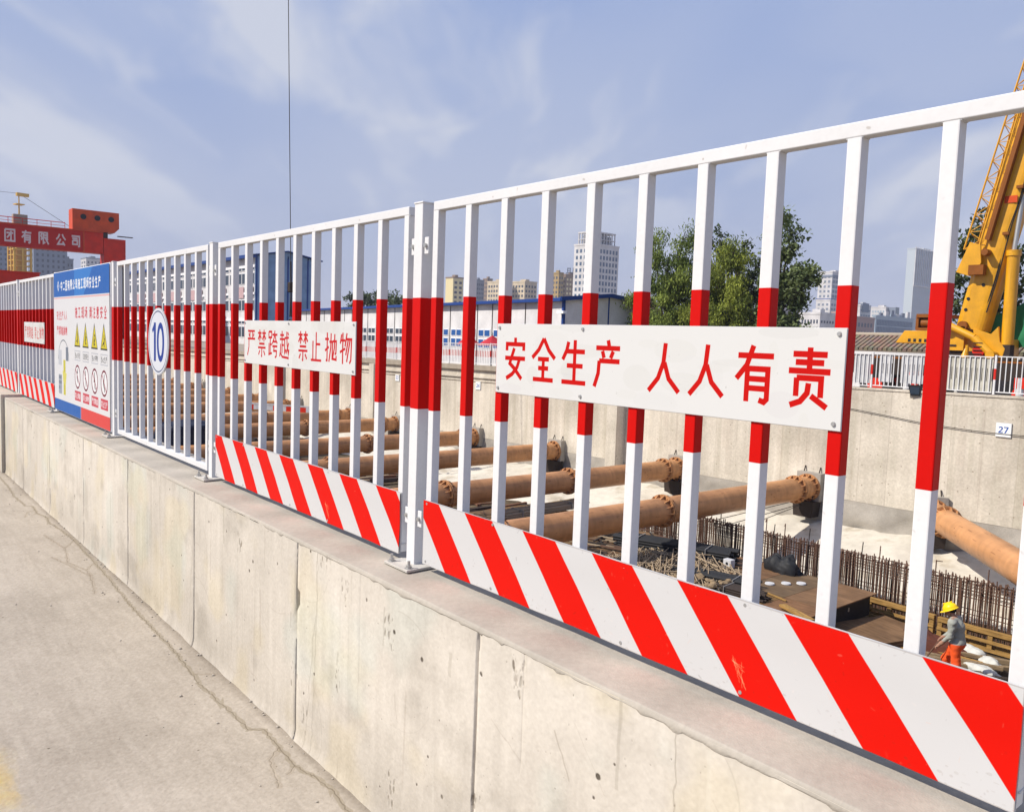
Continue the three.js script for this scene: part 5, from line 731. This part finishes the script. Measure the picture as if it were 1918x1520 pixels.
// ================================================================ TREES
function leafTree(name, label, x, z, h, blobs, n, seed, cols, ls, droop, base = -0.35) {
  const t = thing(name, label, 'tree', [x, base, z]), r = rng(seed), tr = [];
  tr.push(rod([0, 0, 0], [0.1, h * 0.42, 0.05], 0.24, 10, 0.15)); tr.push(rod([0.1, h * 0.42, 0.05], [0, h * 0.7, 0], 0.15, 8, 0.07));
  for (const b of blobs) { const s = V(0.05 + b[0] * 0.12, h * (0.28 + 0.25 * r()), b[2] * 0.12), m = V(b[0] * 0.55, (s.y + b[1]) / 2 + 0.3, b[2] * 0.55); tr.push(rod(s.toArray(), m.toArray(), 0.09, 6, 0.06), rod(m.toArray(), [b[0], b[1] + b[3] * 0.4, b[2]], 0.06, 5, 0.02)); for (let k = 0; k < 5; k++) { const e = [b[0] + (r() - 0.5) * 1.7 * b[3], b[1] + (r() - 0.2) * b[3], b[2] + (r() - 0.5) * 1.7 * b[3]]; tr.push(rod([b[0], b[1], b[2]], e, 0.022, 4, 0.008)); } }
  part('trunk', tr, M.bark, t);
  const pos = [], col = [], uvs = []; let tot = 0; blobs.forEach((b) => (tot += b[3] * b[3] * (b[4] || 1)));
  for (const b of blobs) {
    const cnt = Math.round((n * b[3] * b[3] * (b[4] || 1)) / tot), nc = Math.max(4, Math.round(b[3] * 15)), cl = [];
    for (let k = 0; k < nc; k++) { const a = r() * 6.283, q = Math.acos(2 * r() - 1), d = Math.pow(r(), 0.42) * b[3]; cl.push([b[0] + Math.sin(q) * Math.cos(a) * d, b[1] + Math.cos(q) * d * (b[5] || 1), b[2] + Math.sin(q) * Math.sin(a) * d, 0.22 + r() * 0.36, r()]); }
    for (let i = 0; i < cnt; i++) {
      const c = cl[Math.floor(r() * nc)], g = () => r() + r() + r() - 1.5, R = c[3];
      let X = c[0] + g() * R, Y = c[1] + g() * R * 0.8 - droop * r() * R * 2.2, Z = c[2] + g() * R;
      const L = ls * (0.6 + r() * 0.8), w = L * (droop ? 0.36 : 0.55), yaw = r() * 6.283, tl = droop ? -0.5 - r() * 0.9 : (r() - 0.5) * 2.2, d = V(Math.cos(yaw) * Math.cos(tl), Math.sin(tl), Math.sin(yaw) * Math.cos(tl)), s = V(-Math.sin(yaw), (r() - 0.5), Math.cos(yaw)).normalize();
      const p0 = [X, Y, Z], p1 = [X + d.x * L * 0.5 + s.x * w * 0.5, Y + d.y * L * 0.5 + s.y * w * 0.5, Z + d.z * L * 0.5 + s.z * w * 0.5], p2 = [X + d.x * L, Y + d.y * L, Z + d.z * L], p3 = [X + d.x * L * 0.5 - s.x * w * 0.5, Y + d.y * L * 0.5 - s.y * w * 0.5, Z + d.z * L * 0.5 - s.z * w * 0.5];
      pos.push(...p0, ...p1, ...p2, ...p0, ...p2, ...p3); const ca = cols[0], cb = cols[1], u = clamp(c[4] * 0.75 + r() * 0.35, 0, 1), v = 0.75 + r() * 0.5; for (let k = 0; k < 6; k++) col.push((ca[0] + (cb[0] - ca[0]) * u) * v, (ca[1] + (cb[1] - ca[1]) * u) * v, (ca[2] + (cb[2] - ca[2]) * u) * v);
    }
  }
  const g = new THREE.BufferGeometry(); g.setAttribute('position', new THREE.Float32BufferAttribute(pos, 3)); g.setAttribute('color', new THREE.Float32BufferAttribute(col, 3)); g.computeVertexNormals();
  part('crown', g, new THREE.MeshPhysicalMaterial({ vertexColors: true, roughness: 0.95, side: THREE.DoubleSide, transmission: 0.32, thickness: 0, specularIntensity: 0.3 }), t); return t;
}
const G1 = [[0.06, 0.10, 0.02], [0.27, 0.33, 0.065]], G2 = [[0.03, 0.05, 0.02], [0.12, 0.155, 0.06]], G3 = [[0.07, 0.105, 0.018], [0.33, 0.37, 0.06]];
leafTree('willow_tree', 'drooping green tree at the left of the clump beside the cabin', -29.6, -34, 8.8, [[0, 6.0, 0, 1.6, 1, 1.1], [-1.1, 4.4, 0.3, 1.2, 1, 1.2], [1.1, 5.0, 0.4, 1.3, 1, 1.2], [0.3, 3.4, 0.6, 1.3, 1, 1], [-0.9, 7.5, 0.2, 0.9, 0.6], [0.9, 7.7, -0.2, 0.85, 0.6], [-2.1, 2.8, 0, 0.7, 0.6, 1.2], [0.6, 2.2, 0.8, 1.2, 0.8], [-0.8, 2.4, 0.4, 1.0, 0.8], [-2.3, 4.6, 0, 0.45, 0.2]], 30000, 201, G1, 0.17, 0.35);
leafTree('willow_tree', 'yellowish green drooping tree in the middle of the clump', -25.6, -34, 8.0, [[0, 5.0, 0.3, 1.4, 1, 1.1], [0.9, 4.2, 0.4, 1.2, 1, 1.1], [-1.0, 4.3, 0.3, 1.1, 1, 1.2], [0.2, 2.9, 0.7, 1.35, 1], [-0.9, 2.6, 0.2, 1.1, 0.8], [1.1, 2.6, 0, 1.0, 0.8], [0.3, 6.7, 0, 0.9, 0.8], [-0.9, 6.1, 0.2, 0.7, 0.6]], 30000, 202, G3, 0.17, 0.4);
leafTree('poplar_tree', 'dark loose tree behind the clump showing sky between its twigs', -26.8, -36.4, 9.4, [[-1.2, 7.6, 0, 0.7, 0.7], [-0.6, 6.9, 0, 0.7, 0.8], [0.4, 7.4, 0, 0.5, 0.35], [1.6, 6.6, 0, 0.6, 0.4], [-1.6, 5.4, 0, 1.0], [0.9, 4.8, 0, 1.3], [0, 3.2, 0, 1.7, 1.5], [2.0, 3.4, 0, 1.5, 1.3], [-2.6, 3.4, 0, 1.6, 1.5], [-3.4, 4.8, 0, 1.2], [0.9, 1.7, 0, 1.3], [-1.4, 1.7, 0, 1.3]], 26000, 203, G2, 0.24, 0);
leafTree('poplar_tree', 'tall open green tree at the right of the clump', -22.9, -34.2, 9.6, [[0.2, 8.3, 0, 0.42, 0.5], [0.7, 7.5, 0, 0.5, 0.5], [0.4, 6.6, 0, 0.55, 0.8], [0.0, 5.2, 0, 0.8, 1], [0.8, 4.9, 0, 0.9, 1.3], [1.5, 5.4, 0, 0.6, 0.9], [-0.3, 3.9, 0, 0.8], [0.9, 2.9, 0, 0.75, 0.9], [0.2, 2.6, 0, 0.7], [-0.6, 6.9, 0, 0.4, 0.3]], 11000, 204, [[0.05, 0.085, 0.03], [0.23, 0.28, 0.11]], 0.24, 0);
leafTree('poplar_tree', 'dark tree behind the foot of the crane boom', -13.6, -36, 9.2, [[-1.0, 4.4, 0, 1.3], [0.2, 5.6, 0, 1.2], [-0.9, 6.6, 0, 0.8], [0.9, 3.6, 0, 1.4], [-0.3, 2.4, 0, 1.3], [-0.6, 7.6, 0, 0.6, 0.6]], 8000, 205, G2, 0.24, 0);
leafTree('poplar_tree', 'loose tree behind the lift cylinder at the right edge', -10.2, -37, 9.0, [[-0.9, 6.9, 0, 0.5, 0.5], [-1.0, 5.9, 0, 0.7, 0.7], [-0.4, 4.6, 0, 1.1, 0.8], [0.8, 5.6, 0, 1.1], [0.4, 3.4, 0, 1.4], [1.8, 4.2, 0, 1.3]], 8000, 206, [[0.02, 0.04, 0.02], [0.08, 0.11, 0.05]], 0.24, 0);
leafTree('shrub', 'distant dark treetops showing over the cabin roof', -106, -58, 9.2, [[0, 6.9, 0, 1.4], [3.2, 7.0, 0, 1.2], [6.0, 6.7, 0, 1.3], [9, 6.5, 0, 1.1], [12, 6.4, 0, 1.2], [-3, 6.6, 0, 1.4]], 3600, 207, G2, 0.45, 0);

// ================================================================ CITY
const cityMat = { cream: std([0.66, 0.55, 0.38], 0.8, { map: rep(greyMap, 0.05) }), ochre: std([0.42, 0.29, 0.11], 0.8, { map: rep(greyMap, 0.05) }), brown: std([0.24, 0.17, 0.12], 0.8), white: std([0.68, 0.66, 0.64], 0.7, { map: rep(greyMap, 0.05) }), grey: std([0.25, 0.27, 0.31], 0.7, { map: rep(greyMap, 0.05) }), blueGrey: std([0.17, 0.20, 0.25], 0.7), win: std([0.05, 0.06, 0.085], 0.3), winBlue: std([0.07, 0.11, 0.17], 0.25), glassy: std([0.26, 0.33, 0.38], 0.3), yellow: std([0.66, 0.56, 0.30], 0.8) };
function block(label, x, z, w, d, h, mat, o = {}) {   // corner nearest the pit at x, z; w to the left, d away
  const t = thing(o.name || 'city_building', label, 'building', [x, -0.35, z]), H = h + 0.35, fl = o.floors || Math.max(3, Math.round(H / 3.3));
  part('wall', bx(-w, 0, 0, H, -d, 0), mat, t);
  if (o.front !== 0) windowsOn('windows', -w + w * 0.06, -w * 0.06, 1, H - 1.2, o.front || 3, fl, o.fx || 0.5, o.fy || 0.5, 0, o.win || cityMat.win, t);
  if (o.side !== 0) windowsOn('windows', -d + d * 0.03, -d * 0.03, 1, H - 1.2, o.side || 4, fl, o.sx || 0.55, o.sy || 0.5, 0, o.win || cityMat.win, t, 'x');
  part('parapet', [bx(-w - 0.2, 0.2, H, H + 0.9, -0.3, 0.2), bx(-0.3, 0.2, H, H + 0.9, -d - 0.2, -0.3), bx(-w * 0.7, -w * 0.3, H, H + 2.4, -d * 0.7, -d * 0.4)], o.trim || mat, t);
  return t;
}
block('plain yellow slab block left of the distant city row', -429.1, -303.5, 8.3, 8.0, 39.0, cityMat.yellow, { front: 0, side: 2, floors: 12, trim: cityMat.brown });
block('dark grey block beside the yellow slab', -483.9, -363.7, 8.5, 7.0, 43.5, cityMat.grey, {});
block('brown block rising behind the cream row', -494.8, -382.1, 5.3, 5, 46, cityMat.brown, {});
block('cream apartment block, left one of the middle pair', -441.7, -351.2, 13.1, 10.9, 40.2, cityMat.cream, { front: 4, side: 4, fx: 0.55, fy: 0.5 });
block('cream apartment block, right one of the middle pair', -430.4, -364.8, 14.4, 11.2, 40.8, cityMat.cream, { front: 4, side: 4, fx: 0.55, fy: 0.5 });
block('ochre apartment block left of the office tower', -401.1, -369.3, 6.8, 4.3, 45.9, cityMat.ochre, { front: 2, side: 2 });
block('brown apartment block touching the office tower', -401.7, -376.2, 4, 12, 45.4, cityMat.brown, { side: 4, win: cityMat.yellow });
{ // tall office tower with an open crown
  const t = block('tall pale office tower with gridded windows and open crown', -302.3, -300.7, 13.4, 20.1, 51.6, cityMat.white, { name: 'office_tower', front: 4, side: 8, floors: 15, fx: 0.5, fy: 0.55, sx: 0.55, sy: 0.62, win: cityMat.winBlue });
  const c = []; for (let i = 0; i <= 8; i++) c.push(bx(-2.1, -1.6, 52, 59.2, -1.8 - i * 2.05 - 0.45, -1.8 - i * 2.05)); for (let i = 0; i <= 5; i++) c.push(bx(-12.2 + i * 1.98, -11.7 + i * 1.98, 52, 59.2, -2.0, -1.5)); c.push(bx(-12.4, -1.5, 58.6, 59.3, -18.8, -1.4), bx(-12.4, -1.5, 55.2, 55.5, -18.8, -1.4)); part('crown', c, cityMat.white, t); part('crown_core', bx(-10.5, -3.2, 52, 57.5, -17, -3.2), cityMat.grey, t);
}
{ // rooftop letters, too far to read
  const t = thing('roof_letters', 'three dark rooftop sign letters left of the office tower', 'sign', [-396, 46.6, -372]); for (let i = 0; i < 3; i++) part('letter', [bx(i * 3.6, i * 3.6 + 0.5, 0, 3, 0, 0.2), bx(i * 3.6 + 1.7, i * 3.6 + 2.2, 0, 3, 0, 0.2), bx(i * 3.6 + 0.52, i * 3.6 + 1.68, 2.4, 2.9, 0, 0.2), bx(i * 3.6 + 0.52, i * 3.6 + 1.68, 1.0, 1.4, 0, 0.2)].map((g) => g.rotateY(0.785)), cityMat.win, t); part('frame', beam([-1, -0.3, 0.4], [9, -0.3, -7], 0.2, 0.4), cityMat.win, t);
}
{ const t = block('slender glass tower with vertical fins beside the crane', -279.4, -613.6, 6.0, 42, 78, std([0.42, 0.47, 0.50], 0.4), { name: 'glass_tower', front: 0, side: 0 }); const a = []; for (let i = 0; i <= 14; i++) a.push(bx(0.002, 0.5, 52, 80, -i * 3 - 0.5, -i * 3)); for (let i = 0; i <= 20; i++) a.push(bx(0.003, 0.2, 2, 51.5, -i * 2.1 - 0.15, -i * 2.1)); a.push(bx(0.01, 0.6, 51.3, 52.2, -42, 0)); part('fins', a, cityMat.white, t, null, 'stuff'); }
{ const t = block('grey stepped office tower left of the glass tower', -295.8, -528.0, 10.3, 23.3, 54.8, cityMat.white, { front: 3, side: 6, floors: 16, sx: 0.78, sy: 0.66, win: cityMat.blueGrey }); part('dark_band', bx(-10.6, 0.4, 52.2, 53.6, -23.6, 0.4), cityMat.blueGrey, t); part('blue_band', bx(-10.9, 0.8, 36.2, 37.4, -24, 0.8), M.blue, t); }
block('white base block of the stepped office tower', -293.0, -522.6, 10.6, 26.0, 35.3, cityMat.white, { front: 3, side: 7, sx: 0.7, win: cityMat.blueGrey });
{ const t = block('narrow grey tower right of the stepped office tower', -251.5, -483.9, 4.1, 13.4, 29.4, cityMat.white, { front: 0, side: 4, sx: 0.75, sy: 0.3, win: cityMat.blueGrey }); part('top_box', bx(-3, 0.5, 26, 31.5, -10, -2), cityMat.blueGrey, t); }
{ const t = block('white mid rise block behind the low glass building', -299.3, -615.4, 11.7, 10.3, 35, cityMat.white, { front: 5, side: 4, fx: 0.6, win: cityMat.glassy }); part('dark_roof_box', bx(-1, 6, 30, 36, -9, -3), cityMat.blueGrey, t); }
block('low blue grey glass building left of the crane counterweight', -235.1, -471.4, 1.6, 49.2, 22.2, cityMat.glassy, { front: 0, side: 24, floors: 5, sx: 0.86, sy: 0.85, win: cityMat.winBlue });
{ const a = []; const t = thing('roof_plant', 'white roof units on the low glass building', 'roof units', [-235.1, 22.6, -471.4]); for (let i = 0; i < 6; i++) part('unit', bx(-1.4, -0.3, 0, 2.2 + (i % 3), -6 - i * 7 - 3.4, -6 - i * 7), i % 2 ? cityMat.white : cityMat.blueGrey, t); }
block('low white block with square windows right of the trees', -176.1, -306.3, 9.0, 11.7, 15.9, cityMat.white, { front: 6, side: 5, floors: 4, fx: 0.5, fy: 0.45, sy: 0.3 });
block('low white block half hidden by the trees', -225.8, -356.9, 7.1, 17.4, 20.6, cityMat.white, { front: 3, side: 5, floors: 5 });
block('long reddish low block behind the white ones', -205, -350, 6, 60, 18, std([0.34, 0.24, 0.21], 0.8), { front: 2, side: 18, floors: 4 });
// residential towers at the far left, their ends towards us
for (const [l, x, z0, z1, h] of [['grey residential tower cut off by the left picture edge', -600, -52, -86.6, 55.4], ['grey residential tower right of the tower crane, taller part', -520, -84, -100.6, 44.8], ['grey residential tower right of the tower crane, lower part', -523, -100.8, -104.3, 37.4], ['pale distant tower under the end of the gantry girder', -700, -149, -160, 52]])
  block(l, x, z0, 18, z0 - z1, h, l.startsWith('pale') ? cityMat.white : cityMat.blueGrey, { front: 2, side: Math.max(2, Math.round((z0 - z1) / 2.6)), sx: 0.42, sy: 0.5, win: cityMat.win, trim: cityMat.grey });
renderer.render(scene, camera);
